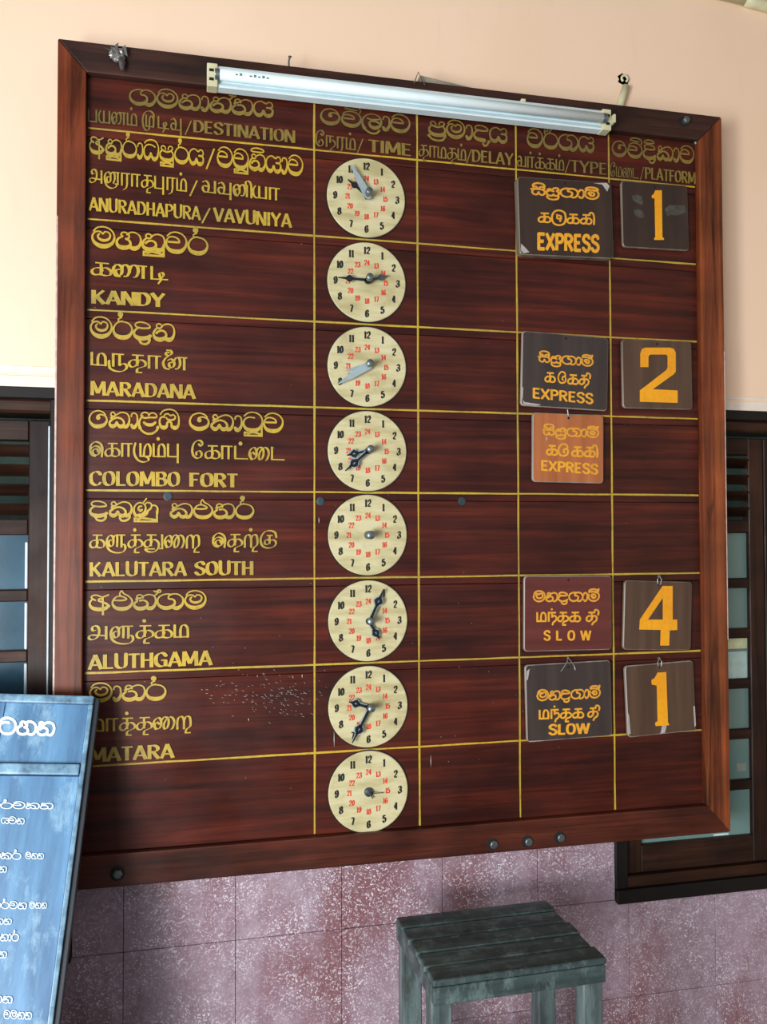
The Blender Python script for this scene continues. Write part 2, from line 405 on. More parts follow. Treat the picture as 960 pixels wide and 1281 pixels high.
o = member('frame_stile', [(BX1, BZ0), (BX1, BZ1), (IX1, IZ1), (IX1, IZ0)], M['frame_v2']); o['label'] = 'lighter orange-brown right side of the frame'
M['worn'] = simple('worn_frame_edge_glint', s2l((196,168,158)), .5, 0, .4, .3, 40)  # worn arris, its bright glint put into the pale colour
box('worn_glint_edge', BX0-.0008, BX0+.0042, FY-.0006, FY+.004, BZ0+.02, BZ1-.5, M['worn'], board, .001)['label'] = 'pale worn arris of the frame with its glint painted in'
box('worn_glint_edge', BX1-.0022, BX1+.0008, FY-.0006, FY+.004, 1.15, 2.1, M['worn'], board, .001)['label'] = 'pale worn arris of the frame with its glint painted in'
seams = [IZ1] + [z-.024 for z in ROWZ[:7]] + [IZ0]
for i in range(len(seams)-1):
    zt, zb = seams[i], seams[i+1]
    bm = bmesh.new(); bx(bm, 0, IX1-IX0, 0, .03, 0, zt-zb-.0012); bevel(bm, .0012, 1)
    obj('plank', bm, M['plank'], board, loc=(IX0, .0004+.0006*random.random(), zb+.0006))
PY = -.0012
def ribbon_line(ax, az, bx_, bz, w_, name='painted_line'):
    bm = bmesh.new(); A, B = Vector((ax, 0, az)), Vector((bx_, 0, bz)); d = (B-A); n_ = 26
    nn = Vector((-d.z, 0, d.x)).normalized()
    prev = None
    for i in range(n_+1):
        p = A+d*i/n_; ww = w_*(1+random.uniform(-.22, .22))/2; j = nn*random.uniform(-.0005, .0005)
        a = bm.verts.new((p+j+nn*ww) + Vector((0, PY, 0))); b = bm.verts.new((p+j-nn*ww)+Vector((0, PY, 0)))
        if prev: bm.faces.new([prev[0], prev[1], b, a])
        prev = (a, b)
    o = obj(name, bm, M['gold'], board); return o
for x in COLX: ribbon_line(x, IZ1-.004, x+.0005, IZ0+.004,   .0056)
for z in ROWZ:
    PYs = PY; PY = -.0016; ribbon_line(IX0+.004, z, IX1-.004, z, .0054); PY = PYs

# ------------------------------------------------------------------ hand-painted stroke lettering
SIN = {
 'ga': (14.6, '7,9.9 4,9.8 1.2,8 .3,5 1.2,2 3.8,.2 6.8,.4 9,2.2 9.4,4.8 8,6.3 6.3,6.6 6.2,8.4 8.2,9.9 11,9.7 13.3,7.6 13.9,4.6 13,1.8 11,0 9.2,.2 8.4,.9'),
 'ma': (12, '.9,9 2.6,11.2 5.6,12 8.8,11 10.9,8.3 11.2,4.8 9.6,1.6 6.4,0 3.2,.5 .9,2.8 .3,5.8 1.6,8.4 3.9,9 5.6,7.6 ; 5.6,7.6 6.6,9 8.4,8.6 9.2,6.9 8.4,4.6 6,3.6 3.8,4.4 3,6.2 3.8,7.5'),
 'na': (12.2, '4.9,7.6 4.6,9 3.2,9.7 2,8.8 2.4,7.3 4,7 5.5,8.8 8,9.8 10.6,8.8 11.6,6 11.2,2.6 9.6,.3 7.6,.3 6.6,1.4 ; 2.5,7.2 1.1,5.6 .3,3.4 1.2,1 3.6,0 6,.8 7.2,2.8 6.6,4.8 4.8,5.6 3,5 1.8,3.8'),
 'ta': (12.2, '5,7.4 4.8,9 3.4,9.8 2,9.2 1.8,7.8 3.4,7.4 5.5,9 8,9.9 10.6,8.9 11.6,6 11.2,2.6 9.6,.3 7.6,.3 6.8,1.2 ; 3,7.2 1.3,6.8 2,5.6 .6,4 .4,2.2 1.8,.4 4.2,0 6.4,1 7.4,3 6.6,5 5,5.9 3.2,5.6'),
 'aa': (4.8, '.4,7.2 .7,8.8 2,9.5 3.5,8.6 4,6 3.8,2.8 2.6,.4 1.2,.1 .4,1.6'),
 'hal': (0, '-1.5,8.8 .2,10.6 .6,12.6 ; -1.6,12.3 -.4,11.6 .4,12.6 1.6,12.9 2,11.7 .8,11.2'),
 'ya': (11.4, '6.2,8.6 4.6,9.8 2.2,9.3 .5,7.2 .2,4 1.2,1.2 2.9,.1 4.6,1 5.6,3.4 6.6,.9 8.4,.1 10.2,1.2 10.8,3.6 9.8,5.4 7.4,5.6 ; 9.6,5.6 10.7,7 10.2,9 8.6,9.6 7,8.4 6.2,9.2'),
 'a': (11.6, '1.8,7.2 1.1,8.8 2.4,10 4.4,9.9 6,8.8 7.6,8.9 10,10.2 ; 1.8,7.3 3.2,6.4 ; 2,7.6 .5,5.4 .4,3 2,.8 5,0 8.2,.6 10.2,2.4 ; L7,9.2 7,-3.6 ; 7,7 5.2,7.4 4.8,6 6.6,5.2 8.6,4 10,2.4'),
 'pu': (11.2, '4.6,7.4 3.8,9.2 2,9.4 1.2,8 2,6.8 .5,4.8 .8,2.2 3,.5 5.6,.1 8.2,.5 10,2.4 10,5 8.8,6.8 9.8,8.2 8.8,9.6 7,9.2 6.4,7.4 ; 2,6.8 4.5,5.9 6.4,5.9 8.8,6.8 ; FOOT'),
 'va': (11.4, '.7,9.4 2.6,11.4 5.6,12 8.8,10.6 10.6,7.4 10.2,3.6 8,.7 5,0 2,.9 .3,3.6 .6,7 2.2,8.9 4.6,8.9 6.6,7.6 7,5.8 ; L1,5.8 7,5.8'),
 'vu': (11.4, '.7,9.4 2.6,11.4 5.6,12 8.8,10.6 10.6,7.4 10.2,3.6 8,.7 5,0 2,.9 .3,3.6 .6,7 2.2,8.9 4.6,8.9 6.6,7.6 7,5.8 ; L1,5.8 7,5.8 ; FOOT'),
 'tu': (11.4, '.6,9.6 2.6,11.6 5.8,12.2 9,10.8 10.6,7.6 10.2,3.6 8,.7 5,0 2,.9 .3,3.8 .8,7 3,8.8 6.4,8.6 ; FOOT'),
 'Ta': (11.4, '.6,9.6 2.6,11.6 5.8,12.2 9,10.8 10.6,7.6 10.2,3.6 8,.7 5,0 2,.9 .3,3.8 .8,7 3,8.8 6.4,8.6'),
 'ra': (10.8, 'D4,13.2,1.5 ; 4.6,12.4 2.9,11.2 3.4,9.9 5.6,9.8 8.4,8.8 10,6.4 10,3.6 8.2,.9 5.1,0 2,.9 .4,3.4 .6,6.4 2.4,9 5,10.2'),
 'rra': (10.8, 'D5.6,13.2,1.4 ; 6,12.4 4.6,11.2 4.4,9.8 5.8,9.8 8.4,8.8 10,6.4 10,3.6 8.2,.9 5.1,0 2,.9 .4,3.4 .6,6.4 2.4,9 5,10.2 ; 1.4,8.6 .8,11 1.6,13 3,12.6 3,11.2 1.6,11'),
 'dha': (11.6, '.6,10 2.4,11.8 6,12.6 9.2,11.4 10.8,8 10.6,4 9.6,1 7.6,0 6,1.6 5.2,3.6 4.4,1.4 2.8,.1 1,1.2 .2,4 .7,7 2.6,9 5.6,9.2 8.4,8'),
 'ni': (12.2, '4.9,7.6 4.6,9 3.2,9.7 2,8.8 2.4,7.3 4,7 5.5,8.8 8,9.8 10.6,8.8 11.6,6 11.2,2.6 9.6,.3 7.6,.3 6.6,1.4 ; 2.5,7.2 1.1,5.6 .3,3.4 1.2,1 3.6,0 6,.8 7.2,2.8 6.6,4.8 4.8,5.6 3,5 1.8,3.8 ; 1.5,11.6 2,13 5.5,13.8 9.5,13.2 10.6,12 8.4,11.3 4,11.3 1.5,11.6'),
 'nu': (12.2, '4.9,7.6 4.6,9 3.2,9.7 2,8.8 2.4,7.3 4,7 5.5,8.8 8,9.8 10.6,8.8 11.6,6 11.2,2.6 9.6,.3 7.6,.3 6.6,1.4 ; 2.5,7.2 1.1,5.6 .3,3.4 1.2,1 3.6,0 6,.8 7.2,2.8 6.6,4.8 4.8,5.6 3,5 1.8,3.8 ; FOOT'),
 'ha': (13.2, '5.2,5.4 6.6,6.4 6.6,8 5.2,9.4 3.4,9.4 2.6,8 3.4,7 1.4,5.6 .4,3.2 1.4,.8 3.8,0 6.4,.8 7.4,2.8 6.6,4.8 5,5.6 ; 5.6,8.2 7.6,9.8 10.2,9.6 12.2,7.6 12.6,4.4 11.6,1.4 9.6,0 7.8,.4 7.2,1.2'),
 'da': (10.6, '3.4,6.6 1.6,7.2 1.2,8.8 2.8,10 5.6,10 8.2,8.8 9,7 6,6.4 3.4,6.6 ; 3.2,6.8 1.2,5.2 .4,3 1.6,.9 4.4,0 7.4,.6 9.4,2 ; 3.2,-.4 4.2,-2.4 6.8,-2.8 8.6,-1.4 8.4,.6'),
 'di': (10.6, '3.4,6.6 1.6,7.2 1.2,8.8 2.8,10 5.6,10 8.2,8.8 9,7 6,6.4 3.4,6.6 ; 3.2,6.8 1.2,5.2 .4,3 1.6,.9 4.4,0 7.4,.6 9.4,2 ; 4.6,-.6 5.6,-2.6 7.8,-2.6 9,-1 8.8,.6 ; 1,11.4 2,13 5,13.6 7.8,12.8 8,11.4 4,11.2 1,11.4'),
 'da2': (10.2, '3.4,6.6 1.6,7.2 1.2,8.8 2.8,10 5.6,10 8.2,8.8 9,7 6,6.4 3.4,6.6 ; 3.2,6.8 1.2,5.2 .4,3 1.6,.9 4.4,0 7,-.2 ; 6,-2 7,-3.4 8.6,-2.6 9.8,-.4 '),
 'ka': (12.8, '3.8,8.2 2.8,9.8 1.4,9.2 1.4,7.6 3,7 5,8.6 7.8,9.8 10.6,9 12,6.4 11.8,3 10.6,.6 9,.2 ; 2.8,7 1.2,6 2.2,5 .6,3.4 .6,1.4 2.2,.2 3.8,1.2 4.6,3 5.4,1.2 7,.2 8.6,1.2 8.8,3.4 7.4,5.4 5,6.2 2.8,5.4'),
 'ku': (12.8, '3.8,8.2 2.8,9.8 1.4,9.2 1.4,7.6 3,7 5,8.6 7.8,9.8 10.6,9 12,6.4 11.8,3 10.4,.8 9,.2 ; 2.8,7 1.2,6 2.2,5 .6,3.4 .6,1.4 2.2,.2 3.8,1.2 4.6,3 5.4,1.2 7,.2 8.6,1.2 8.8,3.4 7.4,5.4 5,6.2 2.8,5.4 ; 5.6,-.8 6.6,-2.6 9,-2.6 10.8,-1.2 10.6,.6'),
 'ke': (11.6, '9.6,8 8,9.8 5.2,10.6 2,9.2 .4,6 .7,2.8 3,.4 6,0 9,1.4 10.4,4.2 9.6,7 7,8 5,7.2 4.8,5.6 ; D5.4,6,1.3'),
 'lla': (12, '3.4,6.4 1.6,7.4 1.6,9 3.6,10.2 5.6,9.4 6,8 7,9.6 9,9.8 10.6,8.4 10.2,6.9 6.5,6.8 3.4,6.4 ; 2.4,8 .8,5.2 .2,2 1.4,-1.4 4.4,-3.4 8,-3.4 10.6,-1.6 11.4,.6 ; 3,3.4 5,2 8,2 10,3.6'),
 'mba': (12.8, '.8,9 2.4,11.4 6,12.6 9.6,11.6 11.6,8.6 12,4.6 11.4,1.4 9.6,.1 7.8,1.2 7.4,3.4 6.2,4.4 5,3.4 4.6,1.2 3,.1 1.2,1 .4,3.8 1,6.6 3.2,7.8 ; 3.2,7 3.4,8.8 5.4,9.6 7,8.4 8.4,9 9.8,7.8 9.4,6.2 7.6,5.4 5.2,5.8 4.4,7'),
 'nnu': (14.2, '1.6,.2 .6,3 .8,6.4 2.6,9 5,9.2 6.8,7 6.6,3.6 5,1 3.4,.2 ; 4.8,7 3.4,6.6 3,5 4,3.8 5,4.6 ; 6.4,8.2 8,9.6 10,8.6 10,6.2 9,4.6 ; 10,7.4 12,7.6 13.4,5.8 13.2,2 ; 5.4,9 7.4,12.4 ; 3,.6 5.5,.6 7.4,2 8.4,4.4 ; FOOT'),
 'llu': (11.2, '4.6,9.2 4,10.6 5,12.8 6.2,10.8 8.6,9 10.4,6 10,2.8 8,.6 5,0 2,.9 .4,3.6 .9,6.8 2.8,8.8 5.2,8.8 7.4,7.4 7,6.4 4.6,6 1.4,6.2'),
 'la': (11.4, '9.8,-1 8,-3 4.8,-3.2 1.8,-1.2 .3,2.4 .6,6.2 2.8,9.2 6.2,10.2 9.4,8.8 10.8,5.6 10,2.2 7.4,.2 5,1 4,3 5,4.8 7.4,5 9.6,4 ; 2.8,6.8 5.4,6 8,6.4 10.4,6.8'),
 'pra': (11, '4.6,7.4 3.8,9.2 2,9.4 1.2,8 2,6.8 .5,4.8 .8,2.2 3,.5 5.6,.1 8.2,.5 10,2.4 10,5 8.8,6.8 9.8,8.2 8.8,9.6 7,9.2 6.4,7.4 ; 2,6.8 4.5,5.9 6.4,5.9 8.8,6.8 ; .3,-.4 2,-2.4 5.5,-3.2 9,-2.4 10.4,.6'),
 've': (11.4, '.7,8 2.6,9.8 5.6,10.4 8.8,9.2 10.6,6.4 10.2,3.2 8,.6 5,0 2,.9 .3,3.4 .6,6.2 2.2,7.6 4.6,7.6 6.6,6.6 7,5 ; L1,5 7,5 ; 2,12.2 2.6,13.4 6,14 9.4,13.2 10.6,11.4 10,9.6 ; 2,12.2 5,11.8 8.6,11.4'),
 'si': (11, '-.6,6.4 1.6,6.6 3.8,8 3,9.6 1.4,9.4 1.6,7.2 ; 1.6,6.4 .4,4.2 .8,1.4 2.8,.1 4.6,1.2 5.2,3.4 5.9,1.2 7.6,.1 9.6,1.4 10,4.2 8.4,6.2 5,6.6 1.6,6.5 ; 8.4,6.2 9.8,8 8.4,9.6 6.4,9 5.4,7 ; .8,9.8 1.4,12.2 4.4,13.6 8.2,13 9.8,10.8 9,8.8'),
 'ghra': (11, '.8,6 2.8,8 4.8,7.2 6.2,9 8.6,9.4 9.8,7.6 8.4,6 10,4 9.2,1 7,.2 5.8,1.8 4.6,.2 2.2,.2 .4,2.4 1,5 3.4,6.2 6,5.2 ; .6,-.6 2,-2.8 5.4,-3.6 9,-2.6 9.8,0'),
 'mi': (11.6, '.7,7.8 .3,4.8 1.6,1.6 4.8,0 8.2,.7 10.6,3.6 10.8,7.2 9.2,9.6 7,9.6 ; 2.8,5.4 3.8,7.6 6,7.6 7.6,6 7,4 5,3.4 3.8,4.8 5.2,5.6 ; 1,10.4 2,12.6 5.6,13.4 9.4,12.6 10.4,10.6 7,10.4 1,10.4 ; .7,7.8 1.4,9.6 3.4,10.2'),
 'mii': (11.6, '.7,7.8 .3,4.8 1.6,1.6 4.8,0 8.2,.7 10.6,3.6 10.8,7.2 9.2,9.6 7,9.6 ; 2.8,5.4 3.8,7.6 6,7.6 7.6,6 7,4 5,3.4 3.8,4.8 5.2,5.6 ; .8,10.4 1.6,12.6 5.2,13.6 8.4,13 9.6,12 ; .8,10.4 5,10.8 9.4,10.6 ; 10.6,14 10.4,12 9.6,10.2'),
}
TAM = {
 'pa': (8, 'L.6,8 .6,.3 ; L.6,.5 6.6,.5 ; L6.4,0 6.4,8'),
 'pu': (9, 'L.8,8 .8,.3 ; L.8,.5 7,.5 ; L6.8,8 6.8,-3.2'),
 'ya': (9.6, 'L4,8 4,.5 ; 1.6,7.8 .4,5.4 .5,2 2,.4 4,.4 ; L3,.5 8.4,.5 ; L8.2,0 8.2,8'),
 'na': (11.4, '3.4,4.6 1.8,4.4 1.2,2.6 2.2,.9 3.6,1.6 4,3.6 3.6,6.4 2,7.4 .6,5.8 .4,3 1.4,.6 3,.2 ; 3.8,5.4 5.2,7.6 6.8,6.6 7.2,3.6 6.2,.8 4.8,.6 ; L6.4,7.6 11,7.6 ; L9.4,7.6 9.4,0'),
 'nna': (14.6, '3.2,4.6 1.8,4.4 1.2,2.6 2.2,.9 3.4,1.6 3.8,3.6 3.6,6.2 2,7.4 .6,5.8 .4,3 1.4,.6 3,.2 ; 3.6,5.4 4.8,7.6 6.4,6.6 6.8,3.6 5.8,.8 4.6,.6 ; 6.8,4.6 8,7.6 10,7 10.4,3.8 9.6,1 8.4,.4 ; L9,7.6 14,7.6 ; L12.4,7.6 12.4,0'),
 'ma': (8.8, 'L.8,8 .8,.3 ; L.2,.5 7.8,.5 ; 3.8,.4 3.8,4.6 4.6,7.2 6.2,7.4 7.4,5.8 7.6,3 7.6,.4'),
 'mm': (8.8, 'L.8,8 .8,.3 ; L.2,.5 7.8,.5 ; 3.8,.4 3.8,4.6 4.6,7.2 6.2,7.4 7.4,5.8 7.6,3 7.6,.4 ; D3.6,10.6,1.05'),
 'mu': (10.6, 'L3,8 3,.3 ; L2.6,.5 8.6,.5 ; 5.4,.4 5.6,5.4 6.8,7.4 8.4,6 8.6,3 8.4,.4 ; 8.6,5 8.6,8.6 6.4,10.4 3.2,10 1,7.4 .4,3.4 1.2,-.4 3,-2.2 5,-1.6 5.4,0'),
 'zhu': (11.6, 'L4.4,8 4.4,.3 ; L3.8,.5 10.4,.5 ; 6.4,.6 7,5.4 8.6,7.6 10.2,6 10.6,3 10.2,.6 ; 1.4,8 .6,5 .8,1.6 2.8,-1.6 6,-2.8 9,-2 9.2,-.6 7.6,.4'),
 'di': (10.4, 'L1.6,8 1.6,.3 ; L1,.5 10,.5 ; 5.6,.5 7.6,2.8 7,4.4 5.6,3.8 5.8,2 6.4,.4 5,-2'),
 'da': (9.4, 'L1.2,8 1.2,.3 ; L.6,.5 9,.5'),
 'dd': (9.4, 'L1.2,8 1.2,.3 ; L.6,.5 9,.5 ; D4.4,9.4,1.2'),
 'va': (9.4, '3.4,4.2 1.6,4.4 .8,2.4 2,.5 3.8,1 4.4,3 4.2,6 2.6,7.6 .8,6.6 ; L2,.5 8.4,.5 ; L8.2,0 8.2,8'),
 'vu': (9.8, '3.4,4.2 1.6,4.4 .8,2.4 2,.5 3.8,1 4.4,3 4.2,6 2.6,7.6 .8,6.6 ; L2,.5 8.4,.5 ; L8.2,8 8.2,-3'),
 'a': (10.6, '4,5.8 2.6,5.4 2,6.8 3,8.2 4.8,7.8 5.6,5.6 5.2,2.6 3.6,.6 1.4,.2 .4,1.4 1.6,2.8 5,2.6 8.4,2.4 ; L9,8 9,0'),
 'nu': (12.2, '4,4.6 2.6,4.4 2.2,2.6 3.2,1 4.6,1.8 5,3.6 4.6,6.6 2.8,7.4 1,5.6 .8,2.6 2.2,-.8 5.4,-2.2 8.4,-1.4 9.8,.4 ; 4.8,5.4 6.2,7.6 7.8,6.6 8,3.6 7,1 ; L7.4,7.6 11.4,7.6 ; L10.2,8 10.2,.4 ; L8,.6 11,.6'),
 'ra': (7.4, 'L1,8 1,0 ; L.4,7.6 7,7.6 ; L4.8,7.6 4.8,1 ; 4.8,1 4,-1.2 2,-2.4'),
 'aa': (7.6, 'L1,8 1,0 ; L.4,7.6 7.2,7.6 ; L4.8,7.6 4.8,0'),
 'rr': (7.6, 'L1,8 1,0 ; L.4,7.6 7.2,7.6 ; L4.8,7.6 4.8,0 ; D3.4,10.6,1.05'),
 'ru': (10, 'L2.6,8 2.6,0 ; L2,7.6 8,7.6 ; L5.8,7.6 5.8,.6 ; 5.8,.8 7.6,2 9.2,1.2 9,-1 6.8,-2.6 3.6,-2.6 1,-1 .5,2 .6,3.4'),
 'ka': (9.6, 'L2,7.6 8,7.6 ; L4.6,7.6 4.6,.8 ; 4.6,4.6 2.2,4.4 .6,2.8 1,.8 2.8,.3 4.4,1.6 5.2,3.6 ; 4.8,4.6 7,4.8 8.8,3.2 8.6,1 6.8,.2 4.6,.5 2.4,.4'),
 'kk': (9.6, 'L2,7.6 8,7.6 ; L4.6,7.6 4.6,.8 ; 4.6,4.6 2.2,4.4 .6,2.8 1,.8 2.8,.3 4.4,1.6 5.2,3.6 ; 4.8,4.6 7,4.8 8.8,3.2 8.6,1 6.8,.2 4.6,.5 2.4,.4 ; D4.4,10.6,1.05'),
 'ki': (11, 'L2,7.6 7,7.6 ; L4.6,7.6 4.6,.8 ; 4.6,4.6 2.2,4.4 .6,2.8 1,.8 2.8,.3 4.4,1.6 5.2,3.6 ; 4.8,4.6 7,4.8 8.4,3.2 8,1 6.6,.2 4.6,.5 2.4,.4 ; 7,7.4 7.4,9.4 9.2,9.4 10.2,7 10.4,3 10.2,0'),
 'ta': (9.6, 'L2,7.6 8,7.6 ; L4.6,7.6 4.6,1 ; 4.6,4.6 2.2,4.6 .6,2.8 1,.9 2.8,.4 4.4,2 5.2,4 ; 4.8,4.6 7,4.8 8.8,3.4 8.6,1.4 6.6,.4 4.8,-.6 4.4,-2.6 ; L4,-2.7 7.2,-2.7'),
 'tt': (9.6, 'L2,7.6 8,7.6 ; L4.6,7.6 4.6,1 ; 4.6,4.6 2.2,4.6 .6,2.8 1,.9 2.8,.4 4.4,2 5.2,4 ; 4.8,4.6 7,4.8 8.8,3.4 8.6,1.4 6.6,.4 4.8,-.6 4.4,-2.6 ; L4,-2.7 7.2,-2.7 ; D4.4,10.6,1.05'),
 'ti': (10.4, 'L2,7.6 7,7.6 ; L4.6,7.6 4.6,1 ; 4.6,4.6 2.2,4.6 .6,2.8 1,.9 2.8,.4 4.4,2 5.2,4 ; 4.8,4.6 7,4.8 8.4,3.2 7.8,.8 5.8,-.8 4.8,-2.6 ; 6.6,7.4 7,9.6 8.8,9.6 9.8,8 9.4,5.6'),
 'tu': (12.6, 'L2,7.6 8,7.6 ; L4.6,7.6 4.6,1 ; 4.6,4.6 2.2,4.6 .6,2.8 1,1 2.8,.6 4.4,2 5.2,4 ; 4.8,4.6 7.2,4.8 9.2,3 9,0 6.6,-2.2 3,-2.2 1,-.8 ; L1,-.6 7,-.6 ; L11.4,8 11.4,-.6 ; L9.4,-.4 12,-.4'),
 'ai': (13, '3.6,3.4 2.4,4.4 1.2,3.4 1.2,1.4 2.6,.4 4.2,1.4 4.8,4 4,6.8 2.4,7 .8,5.4 .4,3 1.6,.4 ; 4.6,5 6.4,7.4 8.6,6.6 9,3.6 8,.8 6.6,.4 6.2,2.6 7.4,5.6 9.6,7.4 11.6,6.4 12.2,3.6 11.2,.6 10.2,-.2'),
 'Ra': (10, '1,0 1,4.6 2,7 3.8,7.2 4.8,5 4.8,0 ; 4.8,4.8 6,7.2 8,7 8.6,4.4 8.4,1.4 6.4,-.4 5.6,-2.4 ; L5.2,-2.6 8.8,-2.6 '),
 'rri': (10, '1,0 1,4.6 2,7 3.8,7.2 4.8,5 4.8,0 ; 4.8,4.8 6,7.2 8,7 8.6,4.4 8.4,1.4 6.4,-.4 5.6,-2.4 ; L5.2,-2.6 8.8,-2.6 ; D4.6,10.4,1.1'),
 'ku': (11, '10.2,5.8 9.4,8.6 6.8,9.8 3.6,9.4 1.2,6.8 .6,3.4 2,.4 5.4,-.6 8.8,.4 10,2.6 8.6,4.2 6.2,4 ; L4.2,7 8,7 ; L6,7 6,2 ; 6,4 4.2,4.4 3,3 3.8,1.6 5.6,2 6.4,4'),
 'du': (11, '10.2,5.8 9.4,8.8 6.6,10.4 3.2,10 .9,7 .5,3 2,-.6 5.4,-1.8 8.8,-.6 10.2,2.6 10.2,5.8 ; L4.2,7.4 4.2,3.4 ; L4.2,3.6 7.6,3.6 ; L6.4,4 6.4,1 ; 5.6,6.4 7,5.6 7,4.2'),
 'six': (9, '8,6.6 6.6,9 3.6,9.4 1.2,7 .5,3.6 1.8,.6 4.6,-.2 7.4,1 8.2,3.6 7,5.6 5.2,5 4.6,3.4 5.4,2.4'),
 'e': (9.2, '5.6,2.6 4.8,4.2 3,4 2.2,2.4 3.2,1 5.2,1 6.6,3 6.2,5.2 4,6 1.8,5 .8,3 2,.8 3.8,.2 ; .8,3 1.2,6.4 3.8,8.4 6.8,7.4 8,4.6 7.6,0'),
 'E': (7.8, '4.4,8.4 5.8,7.4 6.6,8.8 5.6,10.4 3.4,10.4 1.4,8.4 .6,5 1.2,1.8 3.2,.2 5.4,.8 6.2,2.8 5,4.4 3.2,3.8 3,2.2'),
 'lla': (13.2, '3.6,4.6 2.4,4.4 2,2.6 3,1 4.4,1.8 4.8,3.6 4.4,6.6 2.8,7.4 1.2,5.6 .8,2.6 2,-.8 5.4,-2.6 9.6,-2.6 11.8,-.8 11.6,1.6 10,2 9.4,.6 ; 4.6,5.6 5.8,7.4 7,6.8 7,1 ; L6.6,7.6 12,7.6 ; L9.6,7.6 9.6,.6'),
 'nai': (13.6, '3.6,10.2 2.4,10.4 2,9.2 3.4,8.4 5,9.8 4.4,11.4 2.4,11.6 ; 3.8,8.6 1.6,6.4 .6,3.6 1.6,.8 3.6,.2 ; 5.4,4.4 4,4.2 3.6,2.6 4.6,1.2 6,2.2 6.2,4.6 4.6,6.4 2.8,5.4 ; 6,5.2 7.4,7.4 9,6.6 9.2,3 8,.8 6.8,.6 ; L8.4,7.6 13,7.6 ; L11.4,7.6 11.4,0'),
 'nta': (8, 'L1.2,8 1.2,0 ; L.6,7.6 7,7.6 ; L3.8,7.6 3.8,3.4 ; 3.8,4.2 5.8,5 7.2,3.4 6.8,1.2 4.8,-.6 4.2,-2.6 ; D3.6,10.4,.9'),
 'nE': (9, 'L1.2,8 1.2,0 ; L.6,7.6 7,7.6 ; L4,7.6 4,3 ; 3.8,4.2 6,5 7.8,3.6 7.6,1.4 5.6,-.2 4,-1.6 ; L3.6,-2 6.6,-2'),
 'nii': (12, '3.4,4.6 1.8,4.4 1.2,2.6 2.2,.9 3.6,1.6 4,3.6 3.6,6.4 2,7.4 .6,5.8 .4,3 1.4,.6 3,.2 ; 3.8,5.4 5.2,7.6 6.8,6.6 7.2,3.6 6.2,.8 4.8,.6 ; L6.4,7.6 9,7.6 ; L8.4,7.6 8.4,0 ; 7.6,8 8,10 9.8,10.2 11,8 11.2,4 11.2,0'),
}
